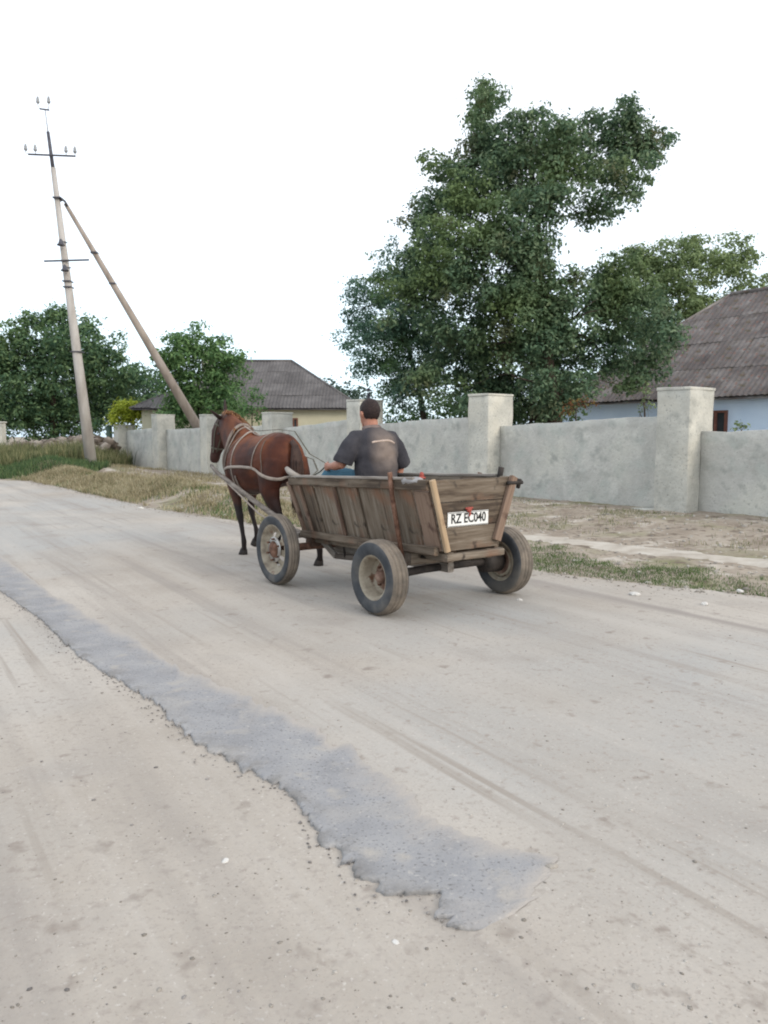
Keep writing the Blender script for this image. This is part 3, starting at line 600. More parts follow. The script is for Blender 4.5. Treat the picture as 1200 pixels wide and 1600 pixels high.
# ------------------------------------------------------------------ utility pole
base = at(146, 735, 30); base.z = .0
pole = empty('utility_pole', base); tag(pole, 'leaning tapered concrete utility pole with steel cross arms and diagonal brace', 'utility pole')
top = at(75, 206, 30); ptop = top - base; pb = Vector((0, 0, -.4))
mb = MB()
def pole_shape(a, b, w0, w1):
    return MB().tube([a, a.lerp(b, .5), b], [(w0, w0 * .8), ((w0 + w1) / 2, (w0 + w1) * .4), (w1, w1 * .8)], 8, side=(1, 0, 0))
pole_shape(pb, at(83, 262, 30) - base, .245, .095).build('shaft', M_concrete, pole)
MB().tube([at(83.5, 268, 30) - base, ptop], [.075, .06], 8).build('steel_extension', M_steel, pole)
MB().tube([ptop, at(70.5, 172, 30) - base], [.02, .016], 6).build('top_rod', M_insul, pole)
def P3(px, py, Y=30): return at(px, py, Y) - base
def arm(x0, y0, x1, y1, r=.035):
    return MB().tube([P3(x0, y0, 29.85), P3(x1, y1, 29.85)], [(r, r), (r, r)], 4).build('cross_arm', M_steel, pole, False)
def insulator(parent, x, y, foot=None):
    p = P3(x, y, 29.85); mb = MB().lathe([(.012, -.16), (.018, -.10), (.055, -.09), (.07, -.02), (.05, .0), (.06, .05), (.035, .09), (.04, .13), (0.001, .15)], 10, 'Z', c=p)
    f = foot if foot else Vector((p.x, p.y, p.z - .28))
    mb.tube([p + Vector((0, 0, -.05)), p + Vector((0, 0, -.2)), f], [.012] * 3, 5)
    return mb.build('insulator', M_insul, parent)
a1 = arm(44, 241, 118, 244)
for x, y in ((40, 231), (55, 232), (103, 234), (117, 235)):
    ax = min(max(x, 47), 115); insulator(a1, x, y, P3(ax, 241 + (ax - 44) * 3 / 74, 29.85))
a2 = arm(69, 408, 139, 406)
a3 = arm(62, 170, 77, 172, .03)
for x, y in ((59, 157), (76, 157)): insulator(a3, x, y, P3(64 if x < 65 else 75, 171, 29.85))
for x, y in ((96, 381), (102, 421)):   # street lamp bodies / brackets
    c = P3(x, y, 29.7); MB().lathe([(.02, .18), (.06, .14), (.09, .02), (.15, -.03), (.14, -.06), (.02, -.065)], 14, 'Z', c=c + Vector((-.02, 0, 0))).tube([c + Vector((0, 0, .1)), c + Vector((.1, .3, .12))], [.02, .02], 6).build('lamp_bracket', M_steel, pole)
for y, x in ((440, 106), (449, 107), (310, 91), (550, 121)):
    MB().box(P3(x, y, 30), (.30 if y < 500 else .42, .36, .04)).build('pole_clamp', M_steel, pole, False)
# brace
bt = P3(102, 318, 30.3); bb = P3(345, 728, 33.2)
pole_shape(bb, bt, .25, .075).build('brace', M1('brown_pole', [(.22, .18, .15), (.32, .27, .23), (.40, .35, .31)], scale=(1, 1, .3), freq=3, rough=.9, bump=.3), pole)
MB().tube([P3(93, 314), P3(97, 312.5, 30.05), P3(101, 314, 30.1), P3(105, 322, 30.3)], [.04] * 4, 8).build('brace_hook', M_steel, pole)
for t_ in (.17, .28): MB().box(bt.lerp(bb, t_), (.24, .24, .06)).build('brace_clamp', M_steel, pole, False)

# ------------------------------------------------------------------ trees
def leaf_cloud(CN, size, up=.35):
    """leaves from (centre, outward) pairs: each clump of leaves is a small shingled dome"""
    C_, O_ = CN; n = len(C_); N0 = O_ * 1.1 + RNG.normal(0, .55, (n, 3)); N0[:, 2] += up; N0 /= np.linalg.norm(N0, axis=1)[:, None]
    T0 = np.cross(N0, RNG.normal(0, 1, (n, 3))); T0 /= np.linalg.norm(T0, axis=1)[:, None]; B0 = np.cross(N0, T0)
    s = (size * RNG.uniform(.55, 1.35, n))[:, None]; l = T0 * s; w_ = B0 * s * .52; k = N0 * s * .14
    V = np.stack([C_ - l, C_ - l * .1 + w_ + k, C_ + l - k, C_ - l * .1 - w_ + k], 1); b0 = (np.arange(n) * 4)[:, None]
    return V.reshape(-1, 3), (b0 + [[0, 1, 2, 3]])
def crown_points(blobs, dens, clump, per, flat=.72, core=.30, stray=.22):
    P_, O_ = [], []
    for c, r in blobs:
        rr = np.array((r, r * .95, r)); k = max(2, int(dens * r * r / 1.0)); cl_r = min(clump, r * .75)
        d = RNG.normal(0, 1, (k, 3)); d /= np.linalg.norm(d, axis=1)[:, None]; q = RNG.uniform(core, 1, (k, 1)) ** .7
        cc = np.array(c)[None] + d * q * rr[None] * .92; cl = cl_r * RNG.uniform(.45, 1.2, (k, 1, 1))
        e = RNG.normal(0, 1, (k, per, 3)); e /= np.linalg.norm(e, axis=2)[..., None]; e[..., 2] = np.where((e[..., 2] < -.3) & (RNG.random((k, per)) < .6), -e[..., 2], e[..., 2])
        rad = np.where(RNG.random((k, per, 1)) < stray, RNG.uniform(.9, 1.7, (k, per, 1)), RNG.uniform(.72, 1.0, (k, per, 1)))
        wob = 1 + .25 * np.sin(e[..., :1] * 5 + cc[:, None, :1] * 7) * np.sin(e[..., 1:2] * 4 + cc[:, None, 1:2] * 5)
        keep = (RNG.random((k, per)) < np.clip((cl[..., 0] / clump) ** 1.6, .12, 1)).ravel()
        P_.append((cc[:, None] + e * rad * wob * cl * np.array([1, 1, flat])).reshape(-1, 3)[keep]); O_.append(e.reshape(-1, 3)[keep])
    return np.concatenate(P_), np.concatenate(O_)
def px_blobs(L, Y, jit=.5, seed=1):
    r = random.Random(seed); B = []
    for x, y, rad, *dy in L:
        yy = Y + (dy[0] if dy else r.uniform(-1, 1) * jit); B.append((at(x, y, yy), rad / 1200 * yy))
    return B
def tree(name, base, blobs, label, lm, dens, clump, per, leaf, trunk_r, cat='tree', limbs=True, group=None, top=None, fork=.35):
    root = empty(name, base); tag(root, label, cat, group)
    C_, O_ = crown_points(blobs, dens, clump, per); V, F = leaf_cloud((C_ - np.array(base), O_), leaf); link('crown', np_mesh('crown', V, F), lm, root)
    mb = MB(); cen = sum((Vector(b[0]) for b in blobs), Vector()) / len(blobs) - Vector(base); T_ = Vector(top) - Vector(base) if top else cen
    rr = random.Random(hash(name) % 99 + len(blobs)); trunk = []
    K = 9
    for i in range(K):
        t = i / (K - 1); trunk.append(Vector((T_.x * t ** 1.4, T_.y * t, T_.z * t)) + Vector((rr.uniform(-1, 1), rr.uniform(-1, 1), 0)) * .06 * trunk_r * 6 * (t > 0))
    mb.tube(trunk, [trunk_r * (1.35 if i == 0 else 1) * (1 - .75 * i / (K - 1)) for i in range(K)], 10)
    nodes = [(p, i) for i, p in enumerate(trunk[2:])]; rad_ = [trunk_r * (1 - .75 * (i + 2) / (K - 1)) for i in range(len(nodes))]
    todo = sorted([(Vector(c) - Vector(base), (r[0] if isinstance(r, tuple) else r)) for c, r in blobs], key=lambda q: min((q[0] - t).length for t in trunk[2:]))
    N = [(p, rad_[i]) for i, (p, _) in enumerate(nodes)]
    for c, r in todo:
        if not limbs: break
        p0, q0 = min(N, key=lambda q: (q[0] - c).length * (1.0 if q[0].z < c.z + .3 else 1.7) - q[1] * .8); L_ = (c - p0).length; r1 = q0 * .55
        mid = p0.lerp(c, .5) + Vector((rr.gauss(0, 1), rr.gauss(0, 1), rr.gauss(.6, .6))) * L_ * .10
        mb.tube([p0, p0.lerp(mid, .6), mid, mid.lerp(c, .6) + Vector((rr.gauss(0, 1), 0, rr.gauss(0, 1))) * L_ * .04, c], [r1, r1 * .9, r1 * .8, r1 * .7, r1 * .55], 6); N.append((c, r1 * .8)); N.append((mid, r1))
        for _ in range(5):
            e_ = c + Vector((rr.gauss(0, 1), rr.gauss(0, 1), rr.gauss(0, 1))).normalized() * r * .9; mb.tube([c, c.lerp(e_, .5) + Vector((0, 0, r * .06)), e_], [r1 * .35, r1 * .22, .003], 4)
    mb.build('trunk', M_bark, root)
    return root
MAIN = [(757, 136, 16), (765, 150, 22), (975, 168, 20), (998, 195, 24), (1020, 222, 22), (980, 290, 26), (850, 320, 40), (835, 400, 45), (840, 480, 50), (845, 540, 50), (762, 165, 34), (745, 195, 22), (770, 215, 48), (818, 185, 24), (835, 225, 55), (880, 222, 40), (915, 190, 24), (940, 205, 26), (985, 178, 24), (983, 215, 40), (1010, 235, 30), (1012, 265, 26), (960, 245, 40),
        (905, 258, 45), (855, 275, 55), (950, 285, 38), (985, 312, 20), (925, 318, 26), (795, 275, 75), (750, 250, 38), (715, 262, 26), (688, 268, 20), (668, 248, 14), (705, 300, 45), (745, 330, 75), (670, 335, 32), (660, 375, 50),
        (810, 350, 72), (700, 400, 75), (780, 420, 90), (645, 410, 35), (825, 440, 50), (885, 452, 18), (640, 465, 48), (720, 480, 90), (815, 505, 85), (893, 500, 62), (955, 455, 45), (960, 500, 60), (1010, 540, 48),
        (940, 550, 60), (870, 565, 60), (790, 580, 80), (720, 560, 70), (1000, 480, 45), (905, 600, 34), (840, 620, 50), (760, 625, 55), (1000, 575, 25), (675, 600, 40), (830, 655, 40), (740, 650, 30), (965, 400, 16), (985, 425, 25), (870, 640, 34, 20.9), (845, 600, 34, 20.9), (885, 610, 30, 20.9), (860, 570, 36, 20.9), (1045, 528, 28), (1025, 580, 22), (985, 600, 24), (1035, 500, 26), (895, 440, 24), (935, 428, 26), (985, 412, 20), (960, 325, 16), (930, 340, 12)]
def sprigs(L, n_, r0, r1, sd_, out=1.0):
    q = random.Random(sd_); res = [(x, y, r * .9) for x, y, r, *_ in L]
    for _ in range(n_):
        x, y, r = q.choice(L)[:3]; a = q.uniform(0, 6.28); res.append((x + math.cos(a) * r * out * q.uniform(.85, 1.15), y + math.sin(a) * r * out * q.uniform(.85, 1.15), q.uniform(r0, r1)))
    return res
MAIN = sprigs(MAIN, 60, 9, 19, 11, .92)
tb = at(868, 720, 21.5); tb.z = 0
tree('walnut_tree', tb, px_blobs(MAIN, 21.5, 1.4, 3), 'tall dense dark green walnut tree towering over the wall and cart', M_leafA, 35, .35, 140, .060, .26, top=at(830, 260, 21.8))
SIDE = [(655, 520, 45), (600, 520, 40), (630, 620, 30), (590, 400, 18), (600, 440, 40), (620, 490, 60), (570, 480, 35), (560, 520, 34), (545, 555, 16), (590, 545, 50), (640, 560, 60), (610, 590, 42), (575, 575, 24), (650, 610, 40), (690, 540, 50), (620, 380, 14), (560, 455, 20), (545, 500, 12), (660, 430, 35)]
tb = at(675, 720, 24); tb.z = 0
tree('feathery_tree', tb, px_blobs(SIDE, 24, .8, 4), 'feathery blue green tree spreading left of the walnut tree', M_leafB, 36, .30, 120, .046, .13, top=at(620, 470, 24))
LIME = [(1085, 395, 30), (1120, 400, 34), (1155, 395, 28), (1170, 420, 22), (1040, 410, 34), (1010, 400, 24), (1075, 430, 50), (1130, 440, 42), (1165, 450, 20), (1020, 450, 50), (980, 430, 40), (1060, 480, 60), (1100, 490, 45), (1010, 510, 50), (1195, 430, 14), (960, 470, 40), (1070, 380, 14), (1090, 370, 10), (1188, 450, 10)]
tb = at(1060, 700, 36); tb.z = 0
tree('lime_tree', tb, px_blobs(LIME, 36, 1, 5), 'lighter green tree rising behind the roof ridge at right', M_leafC, 12, .5, 130, .085, .20, top=at(1060, 430, 36))
LEFT = [(90, 500, 24), (70, 530, 50), (25, 555, 50), (-30, 560, 60), (120, 545, 45), (165, 545, 30), (155, 585, 50), (100, 600, 75), (30, 620, 70), (-40, 630, 70), (195, 590, 26), (180, 630, 50), (215, 590, 22), (225, 620, 24), (60, 665, 50), (120, 660, 50), (0, 660, 40), (135, 515, 18), (50, 497, 16)]
tb = at(85, 715, 47); tb.z = 0
tree('broad_tree', tb, px_blobs(LEFT, 47, 1.5, 6), 'broad dark green tree at the far left behind the concrete pole', M_leafD, 10, .62, 120, .115, .30, top=at(85, 560, 47))
MID = [(300, 540, 30), (285, 560, 40), (330, 555, 34), (355, 580, 32), (315, 600, 50), (275, 600, 35), (345, 625, 35), (290, 640, 38), (365, 560, 16), (258, 575, 20), (318, 530, 14), (270, 645, 24), (368, 605, 14)]
tb = at(310, 735, 36); tb.z = 0
tree('garden_tree', tb, px_blobs(MID, 36, .8, 7), 'bright green bushy garden tree behind the diagonal pole brace', M_leafE, 16, .5, 140, .085, .14, top=at(310, 570, 36))
def shrub(name, L, Y, label, lm, dens=26, clump=.35, per=60, leaf=.07, cat='shrub', jit=.4, gz=0):
    cx_ = sum(q[0] for q in L) / len(L); b = at(cx_, 700, Y); b.z = gz; return tree(name, b, px_blobs(L, Y, jit, 9), label, lm, dens, clump, per * 1, leaf, .045, cat, top=at(cx_, min(q[1] for q in L) + 10, Y))
shrub('yellow_shrub', [(195, 648, 18), (210, 640, 16), (200, 640, 20), (212, 652, 22), (188, 655, 16), (225, 645, 12), (200, 665, 18)], 38.5, 'bright yellow green shrub peeping over the left wall end', M_leafY, 34)
shrub('leafy_shrub', [(390, 625, 22), (375, 645, 24), (400, 650, 20), (410, 620, 8)], 30.5, 'light green shrub behind the wall above the horse back', M_leafE, 22)
shrub('leafy_shrub', [(640, 645, 20), (675, 638, 28), (715, 635, 30), (615, 655, 16), (700, 655, 22), (655, 660, 20)], 25.5, 'green shrub behind the wall right of the driver head', M_leafE, 24)
shrub('dark_shrub', [(800, 640, 40), (850, 650, 35), (900, 655, 16), (770, 655, 30), (885, 640, 20)], 23, 'dark undergrowth behind the middle panel below the walnut tree', M_leafD, 26)
shrub('russet_shrub', [(905, 628, 18), (895, 640, 14), (918, 636, 12), (885, 650, 10)], 17.3, 'small rusty brown bush leaning on the wall top', M_leafR, 55, .14, 26, .035, jit=.1)
shrub('hollyhock', [(1008, 600, 5), (1010, 615, 8), (1005, 630, 8), (1012, 640, 12), (1000, 645, 10)], 16.2, 'thin flowering stalk standing behind the wall beside the pillar', M_leafC, 60, .12, 16, .035, 'plant', jit=.05)
shrub('small_plant', [(1158, 662, 8), (1150, 668, 7), (1165, 668, 6)], 14.0, 'small leafy plant showing above the right wall panel', M_leafC, 60, .06, 12, .035, 'plant', jit=.05)
far = []
rr = random.Random(5)
for k in range(46): far.append((-200 + k * 17, rr.uniform(618, 650), rr.uniform(22, 40)))
tb = at(150, 690, 75); tb.z = 0
Bf = px_blobs(far + [(575 + k * 14, rr.uniform(655, 668), 12) for k in range(12)] + [(215, 585, 22), (240, 592, 20), (262, 600, 20)], 75, 3, 8)
for k in range(60): Bf.append((Vector((-48 - 2.2 * k, 88 - 1.1 * k + rr.uniform(-3, 3), rr.uniform(2, 4.5))), rr.uniform(2.5, 4.5)))
V, F = leaf_cloud(crown_points(Bf, 2.2, 1.2, 70), .22); tag(link('distant_trees', np_mesh('distant', V, F), leafmat('distant_leaves', [(.04, .07, .05), (.07, .11, .08), (.10, .14, .11)])), 'distant line of trees behind the houses', 'trees', kind='stuff')

# ------------------------------------------------------------------ cart
CU = Vector((-.6, .8, 0)); CANG = math.atan2(.8, -.6)
W0 = Vector((.60, 6.88, 0))
cart = empty('horse_cart', W0, CANG); tag(cart, 'weathered wooden horse cart on rubber tyres carrying one man', 'cart')
def plank(name, a, b, wdir, width, thick, m, parent, rough=.003, seg=None, w2=None, seed=None):
    """board from a to b (centre line), width along wdir, thickness across; local X along the board"""
    a, b = Vector(a), Vector(b); X = (b - a); L_ = X.length; X.normalize(); Yv = Vector(wdir); Yv = (Yv - X * Yv.dot(X)).normalized(); Zv = X.cross(Yv)
    n_ = seg or max(3, int(L_ / .12)); w2 = w2 or width; sd_ = seed if seed is not None else random.random() * 50
    V = []; F = []; ch = min(thick, width) * .16
    prof = [(-1, -1, 1, 0), (-1, -1, 0, 1), (-1, 1, 0, -1), (-1, 1, 1, 0), (1, 1, -1, 0), (1, 1, 0, -1), (1, -1, 0, 1), (1, -1, -1, 0)]
    for i in range(n_ + 1):
        t = i / n_; x = L_ * t; ww = (width * (1 - t) + w2 * t) / 2
        for (sy, sz, cy, cz) in prof:
            q = Vector((x * 6, sy * 3 + sd_, sz * 3 + sd_)); xx = x + (0 if 0 < i < n_ else rough * 2 * noise.noise(Vector((sy + sd_, sz * 2, i))))
            V.append(Vector((xx, sy * ww + cy * ch + rough * noise.noise(q), sz * thick / 2 + cz * ch + rough * .6 * noise.noise(q + Vector((7, 7, 7))))))
    for i in range(n_):
        for k in range(8): k2 = (k + 1) % 8; F.append((i * 8 + k2, i * 8 + k, (i + 1) * 8 + k, (i + 1) * 8 + k2))
    F.append(tuple(range(8))); F.append(tuple(n_ * 8 + k for k in reversed(range(8))))
    o = link(name, py_mesh(name, V, F), m, parent); Mx = Matrix((X, Yv, Zv)).transposed().to_4x4(); Mx.translation = a; o.matrix_local = Mx; return o
XB, XF = -.42, 1.74; YC = .165
def zb(x): return .56 - .03 * (x - XB)
def zt(x): return 1.135 - .03 * (x - XB)
def side_pt(x, f, sg, out_=0):
    """f 0 bottom .. 1 top, sg +1 left"""
    b = Vector((x, YC + sg * .30, zb(x))); t = Vector((x, YC + sg * .465, zt(x))); v = b.lerp(t, f); nrm = Vector((0, sg * (zt(x) - zb(x)), -.165)).normalized(); return v + nrm * out_
def end_x(x, f):  # boards lean outwards at the ends
    if x > XF - .25: return x + .10 * f
    return x
for sg in (1, -1):
    xs_ = [XB, -.21, .10, .60, .96, 1.34, 1.56, XF]
    for i in range(len(xs_) - 1):
        x0, x1 = xs_[i] + .012, xs_[i + 1] - .012; xm = (x0 + x1) / 2
        mm = (M_woodr if i == 0 else M_wood); kx = .10 * max(0, (xm - 1.2) / .7)
        rr_ = random.uniform(-.012, .006)
        plank('board', side_pt(xm, 0, sg, rr_ * .5), side_pt(xm + kx, .93 if i else .86, sg, rr_ * .5), (1, 0, 0), (x1 - x0), .022, mm, cart, .004, 5, w2=(x1 - x0) * 1.02)
    for x in (.60, .96, 1.34, 1.56):
        kx = .10 * max(0, (x - 1.2) / .7); plank('batten', side_pt(x - .012, .02, sg, .026), side_pt(x + kx - .012, .90, sg, .026), (1, 0, 0), .045, .022, M_woodr if x in (.96, 1.56) else M_wood, cart, .003, 5)
    kx = .06
    plank('batten', side_pt(XF - .03, .0, sg, .022), side_pt(XF + .05, .95, sg, .022), (1, 0, 0), .06, .03, M_woodr, cart)
    plank('top_rail', side_pt(XB - .02, .965, sg, .012), side_pt(XF + .02, .965, sg, .012), (0, 0, 1), .085, .05, M_wood, cart, .006)
    plank('rail_cap', side_pt(XB + .14, 1.045, sg, .0), side_pt(XF - .05, 1.045, sg, .0), (0, 1, 0), .07, .022, M_woodd, cart, .006)
    MB().tube([side_pt(XF - .14, 1.04, sg), side_pt(XF - .04, 1.06, sg) + Vector((0, 0, .01)), side_pt(XF + .03, 1.10, sg) + Vector((0, 0, .02)), side_pt(XF + .07, 1.14, sg) + Vector((0, 0, .03))], [(.035, .025), (.04, .03), (.035, .028), (.02, .02)], 8).build('rail_horn', M_woodd, cart)
    plank('bottom_rail', side_pt(XB + .02, .02, sg, .045), side_pt(XF, .02, sg, .045), (0, 0, 1), .07, .05, M_wood, cart, .005)
# frame rails under the box
for y in (YC + .22, YC - .22): plank('chassis_rail', (XB - .02, y, zb(XB) - .06), (XF + .02, y, zb(XF) - .06), (0, 0, 1), .08, .07, M_wood, cart)
# floor
for k in range(4):
    y = YC - .225 + .15 * k; plank('floor_board', (XB, y, zb(XB) + .005), (XF, y, zb(XF) + .005), (0, 1, 0), .142, .022, M_wood, cart)
# tailgate: three wide planks lying flat against the side ends
def hw(f): return .30 + .165 * f
nb = [(0.0, .345), (.355, .70), (.71, 1.03)]
for f0, f1 in nb:
    fm = (f0 + f1) / 2; z0 = zb(XB) + f0 * (zt(XB) - zb(XB)); z1 = zb(XB) + f1 * (zt(XB) - zb(XB)); zm = (z0 + z1) / 2; h0, h1 = hw(f0), hw(f1); xk = XB - .018
    V = []; K = 10; sd_ = random.random() * 9
    for j, (z, h) in enumerate(((z0, h0), (z1 - .004, h1))):
        for q in (0, 1):
            for i in range(K + 1):
                t = i / K; V.append(Vector((-.013 + q * .026 + .004 * noise.noise(Vector((t * 4, j * 2, sd_))), 0, 0)) + Vector((0, -h + 2 * h * t, (z - zm) + (.006 if f1 > 1 and j else .0025) * noise.noise(Vector((t * 7, sd_, j))))))
    F = []; m_ = K + 1
    idx = lambda j, q, i: (j * 2 + q) * m_ + i
    for i in range(K):
        F += [(idx(0, 0, i), idx(1, 0, i), idx(1, 0, i + 1), idx(0, 0, i + 1)), (idx(0, 1, i), idx(0, 1, i + 1), idx(1, 1, i + 1), idx(1, 1, i)), (idx(1, 0, i), idx(1, 1, i), idx(1, 1, i + 1), idx(1, 0, i + 1)), (idx(0, 0, i), idx(0, 0, i + 1), idx(0, 1, i + 1), idx(0, 1, i))]
    for i in (0, K): F.append((idx(0, 0, i), idx(0, 1, i), idx(1, 1, i), idx(1, 0, i)))
    # rotate the plank so local X runs along the board (for the grain)
    V = [Vector((v.y, -v.x, v.z)) for v in V]; o = link('tailgate_board', py_mesh('tb', V, F), M_wood, cart); o.location = (xk, YC, zm); o.rotation_euler = (0, 0, R(90))
plank('tailgate_batten', side_pt(XB, -.0, 1) + Vector((-.055, -.01, 0)), side_pt(XB, 1.03, 1) + Vector((-.055, -.01, 0)), (0, 1, 0), .046, .04, M_woodn, cart)
plank('tailgate_batten', side_pt(XB, -.0, -1) + Vector((-.055, .03, .05)), side_pt(XB, 1.03, -1) + Vector((-.055, .0, 0)), (0, 1, 0), .075, .045, M_woodr, cart)
plank('cross_beam', (XB - .03, YC + .30, zb(XB) - .055), (XB - .03, YC - .36, zb(XB) - .055), (0, 0, 1), .06, .07, M_wood, cart)
plank('front_board', (XF + .03, YC + .33, .62), (XF + .03, YC - .33, .62), (0, 0, 1), .26, .022, M_wood, cart, w2=.26)
plank('front_board', (XF + .06, YC + .38, .86), (XF + .06, YC - .38, .86), (0, 0, 1), .2, .022, M_wood, cart)
plank('seat_board', (1.08, YC + .40, .955), (1.08, YC - .40, .955), (1, 0, 0), .30, .03, M_wood, cart)
# stakes
MB().tube([(0, .69, 1.20), (0, .665, 1.0), (0, .605, .7), (0, .535, .38)], [(.022, .02)] * 4, 8).build('stake', M_rust, cart)
MB().tube([(-.02, YC - .505, 1.17), (0, YC - .47, 1.0), (0, YC - .42, .7), (0, YC - .36, .38)], [(.022, .02)] * 4, 8).build('stake', M_rust, cart)
MB().tube([(-.30, YC - .46, 1.08), (-.32, YC - .475, 1.23)], [(.025, .022), (.028, .025)], 8).build('post_end', M_dark, cart)
MB().tube([(XB - .07, YC - .38, 1.10), (XB - .07, YC - .56, 1.10)], [.018, .018], 8).tube([(XB - .07, YC - .53, 1.13), (XB - .05, YC - .53, 1.05)], [.02, .018], 8).build('latch', M_dark, cart)
# running gear
plank('bolster', (0, .50, .455), (0, -.50, .43), (0, 0, 1), .12, .12, M_wood, cart)
plank('bolster', (1.70, .46, .41), (1.70, -.46, .41), (0, 0, 1), .11, .12, M_woodr, cart)
MB().tube([(0, .79, .32), (0, .3, .335), (0, -.3, .335), (0, -.68, .32)], [.042, .036, .036, .042], 12).tube([(0, -.40, .32), (0, -.60, .32)], [.09, .10], 14).build('axle', M_dark, cart)
MB().tube([(1.70, .82, .36), (1.70, -.68, .36)], [.04, .04], 12).build('axle', M_rust, cart)
plank('reach_pole', (-.12, .10, .345), (1.85, .10, .30), (0, 0, 1), .09, .07, M_woodd, cart)
plank('strut', (1.62, .34, .42), (1.42, .30, .27), (0, 0, 1), .06, .05, M_woodd, cart)
plank('strut', (1.42, .30, .275), (.45, .16, .31), (0, 0, 1), .055, .05, M_woodd, cart)
MB().tube([(1.30, .30, .50), (1.26, .30, .28)], [.012, .012], 6).tube([(1.34, .33, .47), (1.0, .28, .42), (.6, .26, .43)], [.014] * 3, 6).build('tie_rod', M_dark, cart)
MB().tube([(-.1, .42, .47), (-.32, .30, .455), (-.46, .18, .45)], [(.03, .014)] * 3, 8).build('rear_bracket', M_dark, cart)
# wheels
def wheel(x, y, r, w_, rim_r, style, sg, camber=0):
    mb = MB(); h = w_ / 2
    if style == 'dish':
        prof = [(rim_r, -h * .82), (rim_r - .012, -h * .80), (rim_r - .02, -h * .62), (rim_r - .034, -h * .45), (rim_r - .038, h * .35), (rim_r - .050, h * .62), (rim_r - .07, h * .66), (.075, h * .50), (.06, h * .35), (.045, h * .3), (.04, h * .1), (.001, h * .08)]
        dprof = prof[6:]; mb.lathe(prof[:7], 40); mb.lathe([(rim_r, h * .82), (rim_r - .012, h * .80), (rim_r - .034, h * .75), (rim_r - .04, h * .35)], 40); mat_ = M_rimc
    else:
        prof = [(rim_r, -h * .85), (rim_r - .012, -h * .84), (rim_r - .022, -h * .55), (rim_r - .035, -h * .4), (rim_r - .045, -h * .15), (rim_r - .085, -h * .05), (.10, -h * .55), (.085, -h * .6), (.001, -h * .6)]
        mb.lathe(prof, 40, skip=lambda i, k: i == 5 and (k % 5) in (1, 2)); mb.lathe([(rim_r, h * .85), (rim_r - .02, h * .6), (rim_r - .045, h * .0), (rim_r - .045, -h * .15)], 40); mat_ = M_rimc
    wl = mb.build('wheel', mat_, cart)
    wl.location = (x, y, r); wl.rotation_euler = (camber, 0, 0) if sg > 0 else (camber, 0, math.pi)
    # local -Y must face outwards (left wheels: +Y is outwards)
    if sg > 0: wl.rotation_euler = (0, random.uniform(0, 6), math.pi)
    else: wl.rotation_euler = (0, random.uniform(0, 6), 0)
    mb = MB(); s_ = r - rim_r
    prof = [(rim_r - .004, -h * .80), (rim_r + .012, -h * .93), (rim_r + s_ * .35, -h * 1.02), (rim_r + s_ * .62, -h * 1.0), (rim_r + s_ * .80, -h * .93), (r - .022, -h * .86), (r - .008, -h * .72), (r - .002, -h * .5), (r - .010, -h * .47), (r - .010, -h * .42), (r, -h * .38), (r, -h * .1), (r - .010, -h * .07), (r - .010, h * .07)]
    prof = prof + [(a, -b) for a, b in reversed(prof[:-2])]
    mb.lathe(prof, 56)
    ty = mb.build('tyre', M_tyre, wl); ty.data.materials.append(M_tread)
    for p_ in ty.data.polygons:
        if math.hypot(p_.center.x, p_.center.z) > r - .016: p_.material_index = 1
    hb = MB()
    if style == 'dish':
        hb.lathe([(.055, h * .35), (.05, h * .0), (.035, -.02), (.001, -.022)], 18)
        hb.build('hub', M_rimr, wl)
        ds = MB().lathe(dprof, 36).build('disc', M_rimr, wl)
    else:
        hb.lathe([(.085, -h * .60), (.075, -h * .85), (.05, -h * 1.0), (.03, -h * 1.05), (.001, -h * 1.06)], 18); hb.build('hub', M_rust, wl)
        MB().lathe([(.13, -h * .50), (.125, -h * .60), (.088, -h * .66)], 26).build('hub_ring', M_chrome, wl)
    for k in range(6):
        a = k * math.pi / 3; rr_ = .085 if style == 'dish' else .108; yy = h * .50 if style == 'dish' else -h * .62
        MB().tube([(rr_ * math.cos(a), yy, rr_ * math.sin(a)), (rr_ * math.cos(a), yy - .03, rr_ * math.sin(a))], [.011, .010], 6).build('wheel_nut', M_rust, wl)
    return wl
wheel(0, .80, .32, .185, .195, 'dish', 1); wheel(0, -.69, .32, .185, .195, 'dish', -1)
wheel(1.70, .83, .36, .135, .255, 'vent', 1); wheel(1.70, -.69, .36, .135, .255, 'vent', -1)
# number plate
pl = MB().box((0, 0, 0), (.46, .006, .122)).build('number_plate', M_plate, cart, False, .002)
pl.location = (XB - .038, .212, .818); pl.rotation_euler = (R(1), 0, -math.pi / 2)
def text_mesh(s, size, cond=.8, bold=.0):
    cu = bpy.data.curves.new('t', 'FONT'); cu.body = s; cu.size = size; cu.extrude = .001; cu.offset = bold; cu.align_x = 'CENTER'; cu.align_y = 'CENTER'; cu.resolution_u = 3
    o = bpy.data.objects.new('t', cu); C.objects.link(o); dg = bpy.context.evaluated_depsgraph_get(); me = bpy.data.meshes.new_from_object(o.evaluated_get(dg)); bpy.data.objects.remove(o)
    for v in me.vertices: v.co.x *= cond
    return me
tx = link('plate_lettering', text_mesh('RZ EC040', .112, .84, .0022), M_black, pl); tx.data.materials.clear(); tx.data.materials.append(M_black)
tx.rotation_euler = (R(90), 0, 0); tx.location = (0, -.0045, .003)
MB().box((0, 0, 0), (.45, .002, .004)).build('plate_border', M_black, pl, False).location = (0, -.0038, .055)
MB().box((0, 0, 0), (.45, .002, .004)).build('plate_border', M_black, pl, False).location = (0, -.0038, -.055)
